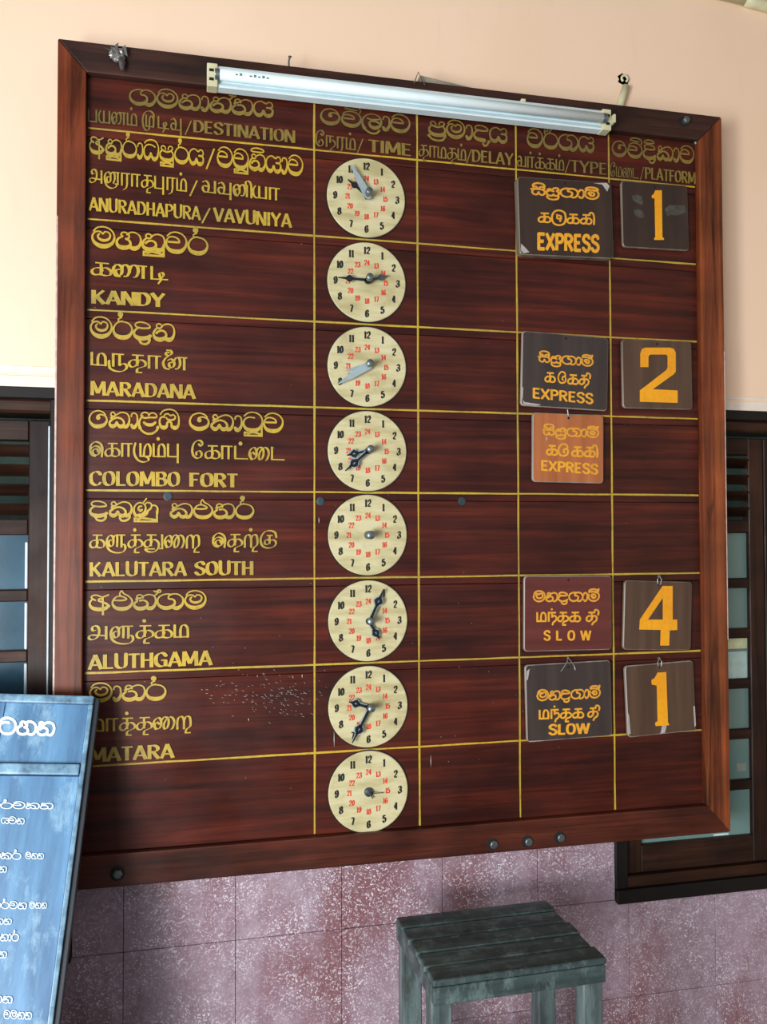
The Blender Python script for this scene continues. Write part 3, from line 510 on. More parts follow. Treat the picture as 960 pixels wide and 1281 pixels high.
LAT = {
 'A': (7, 'L.6,0 3.5,10 ; L3.5,10 6.4,0 ; L1.4,3 5.6,3'), 'B': (6.4, 'L1.2,0 1.2,10 ; 1,9.4 4,9.4 5.2,7.6 4.2,5.6 1.4,5.3 ; 1.4,5.3 4.6,5 5.6,2.8 4.4,.7 1,.6'),
 'C': (6.8, '6,7.8 4.8,9.3 3,9.4 1.3,7.6 1,5 1.4,2.2 3,.6 4.8,.7 6,2.2'), 'D': (6.8, 'L1.2,0 1.2,10 ; 1,9.4 4,9.2 5.6,7.2 5.9,5 5.5,2.6 4,.8 1,.6'),
 'E': (5.8, 'L1.2,0 1.2,10 ; L.8,9.4 5.2,9.4 ; L1,5.1 4.6,5.1 ; L.8,.6 5.2,.6'), 'F': (5.6, 'L1.2,0 1.2,10 ; L.8,9.4 5.2,9.4 ; L1,5 4.5,5'),
 'G': (7, '6,7.6 4.8,9.3 3,9.4 1.3,7.6 1,5 1.4,2.2 3,.6 5,.8 6,2.4 ; L3.6,4.6 6.2,4.6 ; L5.8,4.8 5.8,.4'), 'H': (6.8, 'L1.2,0 1.2,10 ; L5.6,0 5.6,10 ; L1,5.1 5.8,5.1'),
 'I': (2.8, 'L1.4,0 1.4,10'), 'K': (6.8, 'L1.2,0 1.2,10 ; L1.6,4.2 5.8,10 ; L2.6,5.6 6,0'), 'L': (5.6, 'L1.2,0 1.2,10 ; L.8,.6 5.3,.6'),
 'M': (8.4, 'L1,0 1.2,10 ; L1.3,10 4.1,1.6 ; L4.1,1.6 7,10 ; L7.2,10 7.4,0'), 'N': (7, 'L1,0 1,10 ; L1.2,10 5.8,0 ; L6,0 6,10'),
 'O': (7, '3.5,9.5 1.6,8.4 1,5 1.6,1.6 3.5,.5 5.4,1.6 6,5 5.4,8.4 3.5,9.5'), 'P': (6.2, 'L1.2,0 1.2,10 ; 1,9.4 4,9.3 5.4,7.4 4.4,5.2 1.2,4.7'),
 'R': (6.6, 'L1.2,0 1.2,10 ; 1,9.4 4,9.3 5.4,7.4 4.4,5.4 1.2,5 ; L3,5 5.8,0'), 'S': (6.2, '5.3,8 4.4,9.4 2.6,9.5 1.2,8 1.6,6.2 3.4,5.2 5,4 5.3,2.2 4.2,.6 2.4,.5 .9,2'),
 'T': (6, 'L.2,9.4 5.8,9.4 ; L3,10 3,0'), 'U': (6.8, '1.1,10 1.1,5 1.3,2 2.6,.6 4.4,.6 5.6,2 5.8,5 5.8,10'), 'V': (6.8, 'L.6,10 3.4,0 ; L3.4,0 6.3,10'),
 'W': (9.4, 'L.6,10 2.6,0 ; L2.6,0 4.7,10 ; L4.7,10 6.8,0 ; L6.8,0 8.8,10'), 'X': (6.6, 'L.6,10 6,0 ; L.6,0 6,10'), 'Y': (6.8, 'L.5,10 3.4,4.6 ; L3.4,4.6 6.3,10 ; L3.4,5 3.4,0'),
 '/': (5.6, 'L.4,-1.6 5,11'), ' ': (4.5, ''),
 '0': (6.4, '3.2,9.4 1.6,8 1.2,5 1.6,2 3.2,.6 4.8,2 5.2,5 4.8,8 3.2,9.4'), '1': (4.6, 'L2.4,0 2.4,10 ; L.6,7.6 2.6,9.4 ; L.6,.5 4.2,.5'),
 '2': (6.4, '1.1,7.2 2,9.1 3.8,9.4 5.2,7.8 4.8,5.6 3,3.4 1.1,.9 ; L.8,.6 5.6,.6'), '3': (6.2, '1,8 2.6,9.4 4.6,8.8 5,6.8 3.4,5.3 2.4,5.3 ; 3.2,5.3 5,4.2 5.2,2 3.6,.6 2,.6 .8,2'),
 '4': (6.4, 'L4.2,0 4.2,10 ; L4.2,10 .8,3.2 ; L.6,3 5.8,3'), '5': (6.2, 'L1.4,9.4 5.2,9.4 ; L1.5,9.6 1.2,5.2 ; 1.2,5.2 3,6.2 4.8,5 5.1,3 4,.9 2.4,.5 .8,1.8'),
 '6': (6.2, '5,8 3.8,9.4 2,8.6 1.2,6 1.2,3 2.2,.9 3.8,.6 5.1,2 5,4.2 3.6,5.4 2,5 1.3,3.6'), '7': (6, 'L.7,9.4 5.4,9.4 ; L5.2,9.4 2.6,0'),
 '8': (6.2, '3.1,9.4 1.6,8.6 1.5,6.6 3.1,5.3 4.7,6.6 4.6,8.6 3.1,9.4 ; 3.1,5.3 1.2,4 1.1,1.9 3.1,.5 5.1,1.9 5,4 3.1,5.3'),
 '9': (6.2, '1.2,2 2.4,.6 4,1.2 5,4 5,7 4,9.1 2.4,9.4 1.1,8 1.2,5.8 2.6,4.6 4.2,5 4.9,6.4'),
}
FONT = {'S': SIN, 'T': TAM, 'L': LAT}
def catmull(P, n=6):
    if len(P) < 3: return P
    closed = (P[0]-P[-1]).length < 1e-6
    out = []
    for i in range(len(P)-1):
        p0 = P[i-1] if i > 0 else (P[-2] if closed else 2*P[0]-P[1])
        p3 = P[i+2] if i+2 < len(P) else (P[1] if closed else 2*P[-1]-P[-2])
        p1, p2 = P[i], P[i+1]
        for k in range(n):
            t = k/n
            out.append(.5*((2*p1)+(p2-p0)*t+(2*p0-5*p1+4*p2-p3)*t*t+(3*p1-p0-3*p2+p3)*t**3))
    out.append(P[-1]); return out
def stroke_width(style, wt, p, d):
    if style == 'S':
        t = max(0, min(1, (8.5-p.y)/8.0)); hz = abs(d.x)
        if p.y < .2: return wt*.52
        return wt*(.34+.22*t + .52*t*t*(.25+.75*hz))
    if style == 'U': return wt
    th = math.atan2(d.y, d.x); nib = math.radians(22 if style == 'N' else 12)
    return wt*(.24+.72*abs(math.sin(th-nib)))
STEP = [0]
def glyph_geo(font, g, style, wt, sy, foot_w=None):
    """list of polygons (lists of Vector2) in glyph units"""
    adv, s = FONT[font][g]; polys = []; strokes = []
    for part in s.split(';'):
        part = part.strip()
        if not part: continue
        if part == 'FOOT':
            W_ = adv-.9
            for q in (f'L{W_-.2},4 {W_-.2},-3.4', f'L.4,-3 {W_+.4},-3', f'L.9,-3.4 .9,-1.2', f'L.4,-1.3 2.6,-1.3', f'2.6,-2 4.5,-1.2 6.5,-1.2 {W_-1},-2'): strokes.append('F'+q)
        else: strokes.append(part)
    for part in strokes:
        foot = part[0] == 'F'; part = part.lstrip('F')
        if part[0] == 'D':
            x, y, r = map(float, part[1:].split(','))
            polys.append([[Vector((x+r*math.cos(2*math.pi*k/12), y+r*math.sin(2*math.pi*k/12))) for k in range(12)]]); continue
        line = part[0] == 'L'; P = [Vector(tuple(map(float, t.split(',')))) for t in part.lstrip('L').split()]
        if font == 'S': P = [Vector((p.x, 1.0+p.y*.86 if p.y > 0 else 1.0+p.y)) for p in P]
        if not line: P = catmull(P)
        quads = []; prev = None
        for i, p in enumerate(P):
            d = (P[min(i+1, len(P)-1)]-P[max(i-1, 0)])
            if d.length < 1e-9: continue
            d.normalize(); n_ = Vector((-d.y, d.x)); w_ = (1.15 if foot else stroke_width(style, wt, p, d))/2
            a, b = p+n_*w_, p-n_*w_
            if prev: quads.append([prev[0], prev[1], b, a])
            else:
                if not line: quads.append([p-d*w_*.7+n_*w_*.5, p-d*w_*.7-n_*w_*.5, b, a])
            prev = (a, b)
        if not line: quads.append([prev[0], prev[1], p+d*w_*.7-n_*w_*.5, p+d*w_*.7+n_*w_*.5])
        polys.append(quads)
    return adv, polys
def write(name, items, mat, parent, plane_p, plane_n, p0, p1, hpx, H=10, wt=2.4, style='N', font='L', inv=None, eps=.0006, label=None):
    """items: glyph names; p0,p1: the two ends of the baseline as seen in the photo; hpx: apparent height of H units"""
    A = atPlane(*p0, plane_p, plane_n); B = atPlane(*p1, plane_p, plane_n)
    T0 = atPlane(p0[0], p0[1]-hpx, plane_p, plane_n); T1 = atPlane(p1[0], p1[1]-hpx, plane_p, plane_n)
    adv = sum(FONT[font][g][0] for g in items)
    ex = (B-A)/adv; ey0 = (T0-A)/H; ey1 = (T1-B)/H
    nrm = plane_n.normalized();
    if nrm.dot(CAM-plane_p) < 0: nrm = -nrm
    bm = bmesh.new(); x = 0; lay = 0
    sxy = ex.length/((ey0.length+ey1.length)/2)         # keep stroke weight even when letters are squeezed
    for g in items:
        a, polys = glyph_geo(font, g, style, wt, 1)
        for quads in polys:
            lay += 1; base = eps+(lay % 9)*.00004
            vc = {}
            for q in quads:
                vs = []
                for v in q:
                    k = (round(v.x, 5), round(v.y, 5))
                    if k not in vc:
                        X = x+v.x; t = X/adv; ey = ey0.lerp(ey1, t)
                        P = A+ex*X+ey*v.y+nrm*(base+len(vc)*1.6e-6)
                        vc[k] = bm.verts.new(P if inv is None else inv @ P)
                    if vc[k] not in vs: vs.append(vc[k])
                if len(vs) > 2:
                    try: F_ = bm.faces.new(vs)
                    except ValueError: continue
                    F_.normal_update()
                    if F_.normal.dot(nrm if inv is None else inv.to_3x3() @ nrm) < 0: F_.normal_flip()
        x += a
    o = obj(name, bm, mat, parent)
    if label: o['label'] = label
    return o
P0 = Vector((0, 0, 0)); NY = Vector((0, 1, 0))
def S(items, p0, p1, h, mat='gold', H=10, wt=2.4, label=None): return write('lettering', items.split(), M[mat], board, P0, NY, p0, p1, h, H, wt, 'S', 'S', eps=.0022, label=label)
def T(items, p0, p1, h, mat='gold', wt=1.5, label=None): return write('lettering', items.split(), M[mat], board, P0, NY, p0, p1, h, 8, wt, 'N', 'T', eps=.0022, label=label)
def L(text, p0, p1, h, mat='gold', wt=2.5, label=None): return write('lettering', list(text), M[mat], board, P0, NY, p0, p1, h, 10, wt*.80, 'N', 'L', eps=.0022, label=label or 'gold painted word '+text.strip('/'))
# header row
D_ = 'gold_dim'
S('ga ma na aa na hal ta ya', (162,131.5), (342.5,148.6), 21, D_, label='gold Sinhala heading over the destinations')
T('pa ya na mm', (110,153), (173,158.6), 16, D_); T('mu di vu', (178,158.6), (229,165), 15.5, D_)
L('/', (231,167), (240.5,168), 15, D_, 1.6); L('DESTINATION', (241.5,165.7), (369.5,179.4), 15.5, D_, 2.6)
S('ke ve la aa va', (401,155.5), (514,168), 20, D_, label='gold Sinhala heading over the clocks'); T('E nE ra mm', (394.5,182.6), (446,188.8), 15, D_)
L('/', (446.5,189.5), (455,190.3), 14.5, D_, 1.6); L('TIME', (460.5,190), (515.5,196.2), 15.5, D_, 2.5)
S('pra ma aa da2 ya', (536,170.5), (635,181), 20.5, D_, label='gold Sinhala heading of the delay column'); T('ta aa ma ta mm', (523.5,195.6), (584,202), 14.6, D_)
L('/', (583,203), (590.5,203.8), 15, D_, 1.5); L('DELAY', (590,202.6), (642.5,207.6), 15.2, D_, 2.4)
S('va rra ga ya', (659.5,184.5), (743.5,192.4), 21, D_, label='gold Sinhala heading of the type column'); T('va rr kk ka mm', (646.3,208.6), (706.5,214.4), 14, D_)
L('/', (706,216), (713.5,216.6), 15, D_, 1.5); L('TYPE', (713.5,215.2), (759.6,219.4), 15, D_, 2.1)
S('ke ve di ka aa va', (765.6,195.8), (869,206), 19.5, D_, label='gold Sinhala heading of the platform column'); T('E ma ai da', (763,220.6), (799.5,224.4), 13, D_)
L('/', (800,225), (806,225.6), 15, D_, 1.5); L('PLATFORM', (806.5,224), (870.5,230.8), 14.6, D_, 2.6)
# rows
S('a nu ra aa dha pu ra ya', (112,192.5), (255.5,209), 22, label='gold Sinhala name of the first destination'); L('/', (257.5,208.5), (269.5,209.5), 21, wt=1.6)
S('va vu ni ya aa va', (272,209), (379.8,221.5), 22.5)
T('a nu ra aa ta pu ra mm', (111.5,228.6), (235,240.6), 16.4); L('/', (237,243), (248,243.8), 16, wt=1.7)
T('va vu nii ya aa', (252,240.8), (351,251.6), 15.6)
L('ANURADHAPURA', (111.3,263.6), (251.2,275.9), 16.8, wt=2.5); L('/', (252,277), (264,278), 15.5, wt=1.7)
L('VAVUNIYA', (267,277), (365,285.3), 17, wt=2.6)
S('ma ha nu va ra', (115,309.6), (261,320.6), 23.5, label='gold Sinhala name of the second destination'); T('ka', (113.6,344), (141,346.2), 16.5); T('nna', (141,346), (186,349.6), 16.5)
bm_dot = T('di', (186,350), (211.5,351.4), 17); L('KANDY', (114,379.8), (206.6,384.6), 17, wt=3.0)
S('ma ra da na', (113,422.6), (219.5,428.4), 23.5, label='gold Sinhala name of the third destination'); T('ma ru ta aa nai', (113,457.2), (236,463.8), 16.6); L('MARADANA', (113,494.4), (244.6,499.2), 17.6, wt=2.7)
S('ke ka aa lla mba', (111.4,535.4), (225.6,538), 21.5, label='gold Sinhala name of the fourth destination'); S('ke ka aa tu va', (237,538.3), (355.4,542), 21.5)
T('e ka aa zhu mm pu', (111.4,571), (227,572.6), 17.4); T('E ka aa dd ai da', (239.4,573.4), (357,576.4), 17)
L('COLOMBO', (111.6,607.5), (225.6,608.7), 18.2, wt=2.7); L('FORT', (236.6,608.6), (298,609.8), 17.2, wt=2.9)
S('da ku nnu', (112,647.3), (199,648.2), 21, label='gold Sinhala name of the fifth destination'); S('ka llu ta ra', (213,648.8), (318.4,649.6), 20)
T('ka lla tt tu ai Ra', (111.8,685.6), (252,685.2), 17); T('e ta rri ku', (265,684.6), (347.5,684.2), 16.6)
L('KALUTARA', (111.6,721), (233.6,720.2), 17.6, wt=2.6); L('SOUTH', (243,719.6), (317.6,719.2), 17.2, wt=2.8)
S('a llu ta hal ga ma', (111.8,764.4), (259,761.8), 20.5, label='gold Sinhala name of the sixth destination')
T('a lla tt ka ma', (110.3,800.4), (238,797.4), 16.8); L('ALUTHGAMA', (110.3,837.6), (265.6,831.8), 18.2, wt=2.7)
S('ma aa ta ra', (112,878.4), (208.6,875.8), 21, label='gold Sinhala name of the seventh destination'); T('ma aa tt ta ai Ra', (112,915.6), (241.5,910.8), 16.4); L('MATARA', (112,953.6), (218,947.6), 17.6, wt=2.7)

# bolt holes and fixings on the board
def disc_part(name, px, py, y, r, depth, mat, parent=board, n=16, bev=.3):
    p = atY(px, py, y); bm = bmesh.new()
    lathe(bm, [(0, 0), (r, 0), (r, depth*(1-bev)), (r*(1-bev), depth), (0, depth)], Matrix.Translation(p) @ FACE, n)
    bmesh.ops.recalc_face_normals(bm, faces=bm.faces)
    return obj(name, bm, mat, parent)
for px, py in ((401,627), (578,627), (210,621)): disc_part('screw_head', px, py, -.0005, .0125, .0025, M['screw'])
for px, py in ((616.5,1056), (660,1052.5), (700.5,1047.5)):
    disc_part('bolt_recess', px, py, FY, .0185, .0008, M['hole']); disc_part('bolt', px+1.6, py+.6, FY-.0008, .0125, .006, M['bolt'], n=8)
disc_part('bolt_recess', 147, 1092.5, FY, .021, .0008, M['hole']); disc_part('bolt', 147.5, 1093.2, FY-.0008, .0135, .010, M['bolt'], n=6)
disc_part('bolt_recess', 855, 152.5, FY, .017, .0008, M['hole']); disc_part('bolt', 857.5, 151.5, FY-.0008, .0125, .016, M['bolt'], n=6)
disc_part('bolt', 870.5, 179, -.002, .0075, .008, M['bolt'], n=6)
# scratches in the varnish
def scratches():
    bm = bmesh.new()
    def sc(px, py, ln, ang, w_):
        p = atY(px, py, 0); d = Vector((math.cos(ang), 0, math.sin(ang)))*ln; n_ = Vector((-d.z, 0, d.x)).normalized()*w_
        q = p+Vector((0, -.0024, 0)); bm.faces.new([bm.verts.new(q-n_*.3), bm.verts.new(q+d*.5-n_), bm.verts.new(q+d), bm.verts.new(q+d*.5+n_)])
    for k in range(120):
        t = random.random(); sc(random.gauss(345, 26), random.gauss(868, 14), random.uniform(.003, .012), random.uniform(-.9, -.1), .0005)
    for k in range(26): sc(random.uniform(250, 320), random.uniform(850, 880), random.uniform(.004, .012), random.uniform(-.4, .1), .0006)
    for k in range(70): sc(random.uniform(115, 870), random.uniform(240, 1000), random.uniform(.0015, .004), random.uniform(0, 6), .0008)
    for x, y, l in ((539,960,.04), (418,935,.05), (419,912,.035), (311,902,.01), (378,848,.012), (322,847,.006), (399,655,.02)): sc(x, y, l, 1.57, .0013)
    o = obj('scratches', bm, M['scratch'], board); o['kind'] = 'stuff'; o['label'] = 'pale scratches and chips in the varnish'
scratches()

# ------------------------------------------------------------------ clock dials
DR = .1205
DZ = [2.5176, 2.2605, 2.0036, 1.7488, 1.4965, 1.2400, .9845, .7330]
DXc = [.5105, .5115, .5120, .5125, .5130, .5135, .5135, .5132]
def rotz_shape(pts, ang):      # ang clockwise from twelve; pts (along, across) -> x,z
    s, c = math.sin(ang), math.cos(ang)
    return [(a*s+b*c, a*c-b*s) for a, b in pts]
def plate_poly(bm, pts, y0, y1, holes=None):
    f = [bm.verts.new((x, y0, z)) for x, z in pts]; b = [bm.verts.new((x, y1, z)) for x, z in pts]
    n_ = len(pts); bm.faces.new(f); bm.faces.new(b[::-1])
    for i in range(n_): bm.faces.new([f[i], b[i], b[(i+1) % n_], f[(i+1) % n_]])
def ringp(bm, cx, cz, ro, ri, y0, y1, n=18, sx=1):
    v = []
    for k in range(n):
        a = 2*math.pi*k/n; v.append([bm.verts.new((cx+r*math.cos(a), y, cz+r*math.sin(a))) for r, y in ((ro, y0), (ri, y0), (ri, y1), (ro, y1))])
    for k in range(n):
        p, q = v[k], v[(k+1) % n]
        for i in range(4): bm.faces.new([p[i], p[(i+1) % 4], q[(i+1) % 4], q[i]])
def numeral_meshes(name, texts, rad, h, wt, mat, y):
    out = []; u = h/10; xw = .84
    for k, t in enumerate(texts):
        bm = bmesh.new(); lay = 0
        a = 2*math.pi*k/12; adv = sum(LAT[c][0] for c in t)
        ox, oz = rad*math.sin(a), rad*math.cos(a); x = -adv*u*xw/2
        for c in t:
            ad, polys = glyph_geo('L', c, 'N', wt, 1)
            for quads in polys:
                lay += 1
                for q in quads:
                    try: F_ = bm.faces.new([bm.verts.new((x+v.x*u*xw, -.00003*(lay % 7), -h/2+v.y*u)) for v in q])
                    except ValueError: continue
                    F_.normal_update()
                    if F_.normal.y > 0: F_.normal_flip()
            x += ad*u*xw
        me = bpy.data.meshes.new(name); bm.to_mesh(me); bm.free(); me.materials.append(mat); out.append((me, (ox, y, oz)))
    return out
bm = bmesh.new(); lathe(bm, [(0, 0), (DR, 0), (DR, .0045), (DR-.002, .006), (0, .006)], FACE, 72)
bmesh.ops.recalc_face_normals(bm, faces=bm.faces)
ME_face = bpy.data.meshes.new('face'); bm.to_mesh(ME_face); bm.free(); ME_face.materials.append(M['face'])
bm = bmesh.new(); lathe(bm, [(0, 0), (DR+.0035, 0), (DR+.0035, .0015), (0, .0015)], FACE, 72)
bmesh.ops.recalc_face_normals(bm, faces=bm.faces)
ME_rim = bpy.data.meshes.new('rim'); bm.to_mesh(ME_rim); bm.free(); ME_rim.materials.append(M['rim'])
HRS = ['12']+[str(i) for i in range(1, 12)]
RED = ['24']+[str(i) for i in range(13, 24)]
ME_h = numeral_meshes('hour_numeral', HRS, DR*.795, DR*.178, 3.6, M['black'], -.0064)
ME_r = numeral_meshes('afternoon_numeral', RED, DR*.485, DR*.135, 3.1, M['red'], -.0064)
HANDS = [
 ('pale', 330, .87, 'dark', 307.5, .62), ('dark', 271.5, .76, 'pin', 73, .54), ('pale', 237.5, .93, 'palet', 256, .58),
 ('ring', 229, .79, 'ring', 257, .56), None, ('ring', 24.5, .87, 'ring', 150, .52), ('ring', 208, .94, 'ring', 288, .54), None]
WHERE = ['cream twenty-four-hour dial in the top row, broad pale hand pointing at eleven',
 'cream dial in the second row, black hands spread between nine and fourteen',
 'cream dial in the third row, broad pale hand pointing at eight',
 'cream dial in the fourth row, two ringed black hands both pointing lower left',
 'cream dial in the fifth row beside a screw head, handless with a bare steel stud',
 'cream dial in the sixth row, ringed black hand pointing up between twelve and one',
 'cream dial in the seventh row, ringed black hands at nine and between six and seven',
 'lowest cream dial at the bottom of the board, handless with thin wire on stud']
for i in range(8):
    c = empty('clock_dial', (DXc[i], -.0005, DZ[i]))
    tag(c, WHERE[i], 'clock dial', 'round clock dials down the time column')
    for nm, me, lc in [('rim', ME_rim, (0, 0, 0)), ('face', ME_face, (0, 0, 0))]+[('hour_numeral', *t) for t in ME_h]+[('afternoon_numeral', *t) for t in ME_r]:
        o = bpy.data.objects.new(nm, me); COL.objects.link(o); o.parent = c; o.location = lc
        if nm == 'hour_numeral': o['label'] = 'black hour numeral'
        if nm == 'afternoon_numeral': o['label'] = 'small red afternoon numeral'
    def hand(name, style, ang, ln, y, small):
        a = math.radians(ang); R_ = DR*ln; t = .0022
        bm = bmesh.new(); mat = M['hand_dark']
        if style in ('pale', 'palet'):
            w_ = .0125 if style == 'pale' else .008; mat = M['hand_pale']
            pts = [(-w_*.9, -w_*.5), (-w_*1.05, 0), (-w_*.9, w_*.5), (0, w_), (R_*.55, w_*.72), (R_*.97, .0018), (R_, 0), (R_*.97, -.0018), (R_*.55, -w_*.72), (0, -w_)]
            plate_poly(bm, rotz_shape(pts, a), y-t, y)
        else:
            rr = .0125 if not small else .0115; rc = R_*(.62 if not small else .66)
            if style in ('dark', 'pin'): rr *= .85
            s = .0042
            plate_poly(bm, rotz_shape([(0, s), (rc-rr*.8, s*.8), (rc-rr*.8, -s*.8), (0, -s)], a), y-t, y)
            plate_poly(bm, rotz_shape([(rc+rr*.8, .0036), (R_, .0014), (R_, -.0014), (rc+rr*.8, -.0036)], a), y-t, y)
            cx, cz = rotz_shape([(rc, 0)], a)[0]
            # spade with an open ring
            ringp(bm, cx, cz, rr*.95, rr*(.42 if style == 'ring' else .12), y-t, y)
            for sg in (1, -1):
                plate_poly(bm, rotz_shape([(rc-rr*.9, .002*sg), (rc-rr*.1, rr*1.12*sg), (rc+rr*.25, rr*.86*sg), (rc+rr*1.15, .001*sg)][::sg], a), y-t*.9, y-t*.1)
            ringp(bm, 0, 0, .0105, .004, y-t, y)
            if style == 'pin': mat = M['pin']
        bmesh.ops.recalc_face_normals(bm, faces=bm.faces)
        h = obj(name, bm, mat, c)
        if style in ('pale', 'palet'): h['label'] = 'pale blue-grey '+name.replace('_', ' ')
        elif style == 'ring':          # bright worn edging under the black hand
            bm = bmesh.new(); off = .0024
            pts = [(0, .0042+off), (R_*.5, .0042+off), (R_*.97, .001+off*.8), (R_*.97, -.001-off*.4), (R_*.5, -.0042-off*.4), (0, -.0042-off*.4)]
            plate_poly(bm, rotz_shape(pts, a), y+.0002, y+.0012)
            cx, cz = rotz_shape([(rc, 0)], a)[0]; ringp(bm, cx, cz, rr*1.22, rr*.3, y+.0002, y+.0012)
            bmesh.ops.recalc_face_normals(bm, faces=bm.faces); e = obj('hand_backing', bm, M['hand_pale'], h); e['label'] = 'pale worn metal edging of the hand'
    H_ = HANDS[i]
    L_ = .050
    bm = bmesh.new()
    if H_:
        hand('hour_hand', H_[3], H_[4], H_[5], -.017, True); hand('minute_hand', H_[0], H_[1], H_[2], -.024, False)
        lathe(bm, [(.0, .0), (.0065, 0), (.0065, .030), (.0098, .030), (.0105, .034), (.0105, .048), (.009, L_), (0, L_)], Matrix.Translation((0, -.0055, 0)) @ FACE @ Matrix.Rotation(math.radians(-4), 4, 'X'), 20)
    elif i == 4:
        lathe(bm, [(.0, .0), (.012, 0), (.012, .004), (.0075, .006), (.0075, .028), (.0115, .028), (.0125, .031), (.0125, .044), (.010, .047), (0, .047)], Matrix.Translation((0, -.0055, 0)) @ FACE, 20)
    else:
        lathe(bm, [(.0, .0), (.0135, 0), (.0135, .006), (.012, .009), (.004, .010), (.0035, .030), (0, .031)], Matrix.Translation((0, -.0055, 0)) @ FACE, 20)
    bmesh.ops.recalc_face_normals(bm, faces=bm.faces)
    k = obj('centre_stud', bm, M['steel'] if i != 7 else M['pin'], c, True)
    if i == 7:
        bm = bmesh.new(); tube(bm, [(0, -.016, 0), (.014, -.017, -.002), (.045, -.012, -.004)], .0012, 6); tube(bm, [(0, -.014, 0), (.006, -.015, -.008), (.011, -.014, -.017)], .0022, 6)
        obj('wire', bm, M['pin'], c)

# ------------------------------------------------------------------ hanging sign plates
def rounded(w_, h_, r, n=5):
    out = []
    for cx, cz, a0 in ((w_/2-r, h_/2-r, 0), (-w_/2+r, h_/2-r, 90), (-w_/2+r, -h_/2+r, 180), (w_/2-r, -h_/2+r, 270)):
        for k in range(n+1):
            a = math.radians(a0+90*k/n); out.append((cx+r*math.cos(a), cz+r*math.sin(a)))
    return out
def plate(corners, mat, edge, label, group, thick=.010, yb=-.006, hole=True, wire=None, tone=None, chips=(), chipmat='scratch'):
    yf = yb-thick
    c = [atY(x, y, yf) for x, y in corners]         # TL TR BR BL
    ctr = sum(c, Vector())/4
    ex = ((c[1]-c[0])+(c[2]-c[3]))/2; ez = ((c[0]-c[3])+(c[1]-c[2]))/2
    ang = math.atan2(ex.z, ex.x); ang2 = math.atan2(-ez.x, ez.z); an = (ang+ang2)/2
    w_, h_ = ex.length, ez.length
    root = empty('hanging_sign', (ctr.x, yf, ctr.z), (0, -an, 0)); tag(root, label, 'sign', group)
    bm = bmesh.new(); r = .012
    outs = [(rounded(w_, h_, r), thick), (rounded(w_, h_, r), .0022), (rounded(w_-.005, h_-.005, r-.002), 0)]
    rings = [[bm.verts.new((x, y, z)) for x, z in pts] for pts, y in outs]; n_ = len(rings[0])
    for a, b in zip(rings, rings[1:]):
        for i in range(n_): bm.faces.new([a[i], a[(i+1) % n_], b[(i+1) % n_], b[i]])
    bm.faces.new(rings[0][::-1]); ff = bm.faces.new(rings[-1])
    for f in bm.faces: f.material_index = 1
    ff.material_index = 0
    bmesh.ops.recalc_face_normals(bm, faces=bm.faces)
    b = obj('plate', bm, mat, root); b.data.materials.append(edge)
    bpy.context.view_layer.update(); inv = root.matrix_world.inverted()
    hz = h_/2-.013
    if hole:
        bm = bmesh.new(); lathe(bm, [(0, 0), (.0042, 0), (.0036, .0007), (0, .0007)], Matrix.Translation((0, 0, hz)) @ FACE, 12); obj('hanging_hole', bm, M['hole'], root)
    if wire:
        bm = bmesh.new()
        if wire == 'tee':
            tube(bm, [(0, .004, hz+.03), (-.004, -.003, hz+.018), (-.022, -.004, hz-.006), (-.028, -.004, hz-.012)], .0016, 6); tube(bm, [(0, .004, hz+.03), (.006, -.003, hz+.02), (.018, -.004, hz+.002), (.021, -.004, hz-.010)], .0016, 6)
        elif wire == 'loop':
            tube(bm, [(0, .003, hz-.001), (-.006, -.003, hz+.006), (-.008, -.004, hz+.018), (0, -.002, hz+.030), (.007, -.003, hz+.018), (.004, -.003, hz+.004), (0, .002, hz-.002)], .0015, 6)
            lathe(bm, [(0, 0), (.005, 0), (.004, .003), (0, .003)], Matrix.Translation((0, .002, hz+.028)) @ FACE, 10)
        else:
            tube(bm, [(0, .003, hz), (-.003, -.003, hz+.008), (-.005, -.002, hz+.026)], .0016, 6); tube(bm, [(0, -.002, hz+.002), (.007, -.004, hz+.009)], .0013, 6)
        obj('hanging_wire', bm, M['wire'], root)
    if chips:
        for poly in chips:
            bm = bmesh.new(); bm.faces.new([bm.verts.new((x*w_/2, -.0007, z*h_/2)) for x, z in poly])
            bmesh.ops.recalc_face_normals(bm, faces=bm.faces)
            o = obj('chipped_paint', bm, M[chipmat], root); o['label'] = 'bare pale patch where paint has chipped' if chipmat == 'scratch' else 'dull grey smudge'
    pp = Vector((0, yf, 0))
    def wr(font, items, p0, p1, hh, wt, m_='amber', H=None, st=None):
        it = items.split() if font != 'L' else list(items)
        return write('lettering', it, M[m_], root, pp, NY, p0, p1, hh, H or (10 if font != 'T' else 8), wt, st or ('S' if font == 'S' else 'U'), font, inv, .0008)
    return root, wr, w_, h_, inv, pp
GT, GP = 'train type signs hanging in the type column', 'platform number signs hanging in the platform column'
r1, wr, *_ = plate([(648,221.5),(764.5,227.5),(769,324.5),(650,317.5)], M['pl_dark'], M['pl_edge'], 'thick dark EXPRESS sign with worn grey edges, uppermost in the type column', GT, .026,
  chips=[[(-.97,-.72),(-.90,-.80),(-.80,-.93),(-.92,-.97),(-.98,-.9)], [(.6,.95),(.8,.93),(.9,.75),(.96,.9),(.9,.98)]])
r1.children[0]['label'] = 'dark board with grey worn bevelled edge'
wr('S', 'si ghra ga aa mi', (665.5,244.5), (750,251), 12.5, 1.75, st='U'); wr('T', 'ka du ka ki', (673,278), (744.5,281), 12, 1.45); wr('L', 'EXPRESS', (672,312.4), (750,315.6), 21, 2.1)
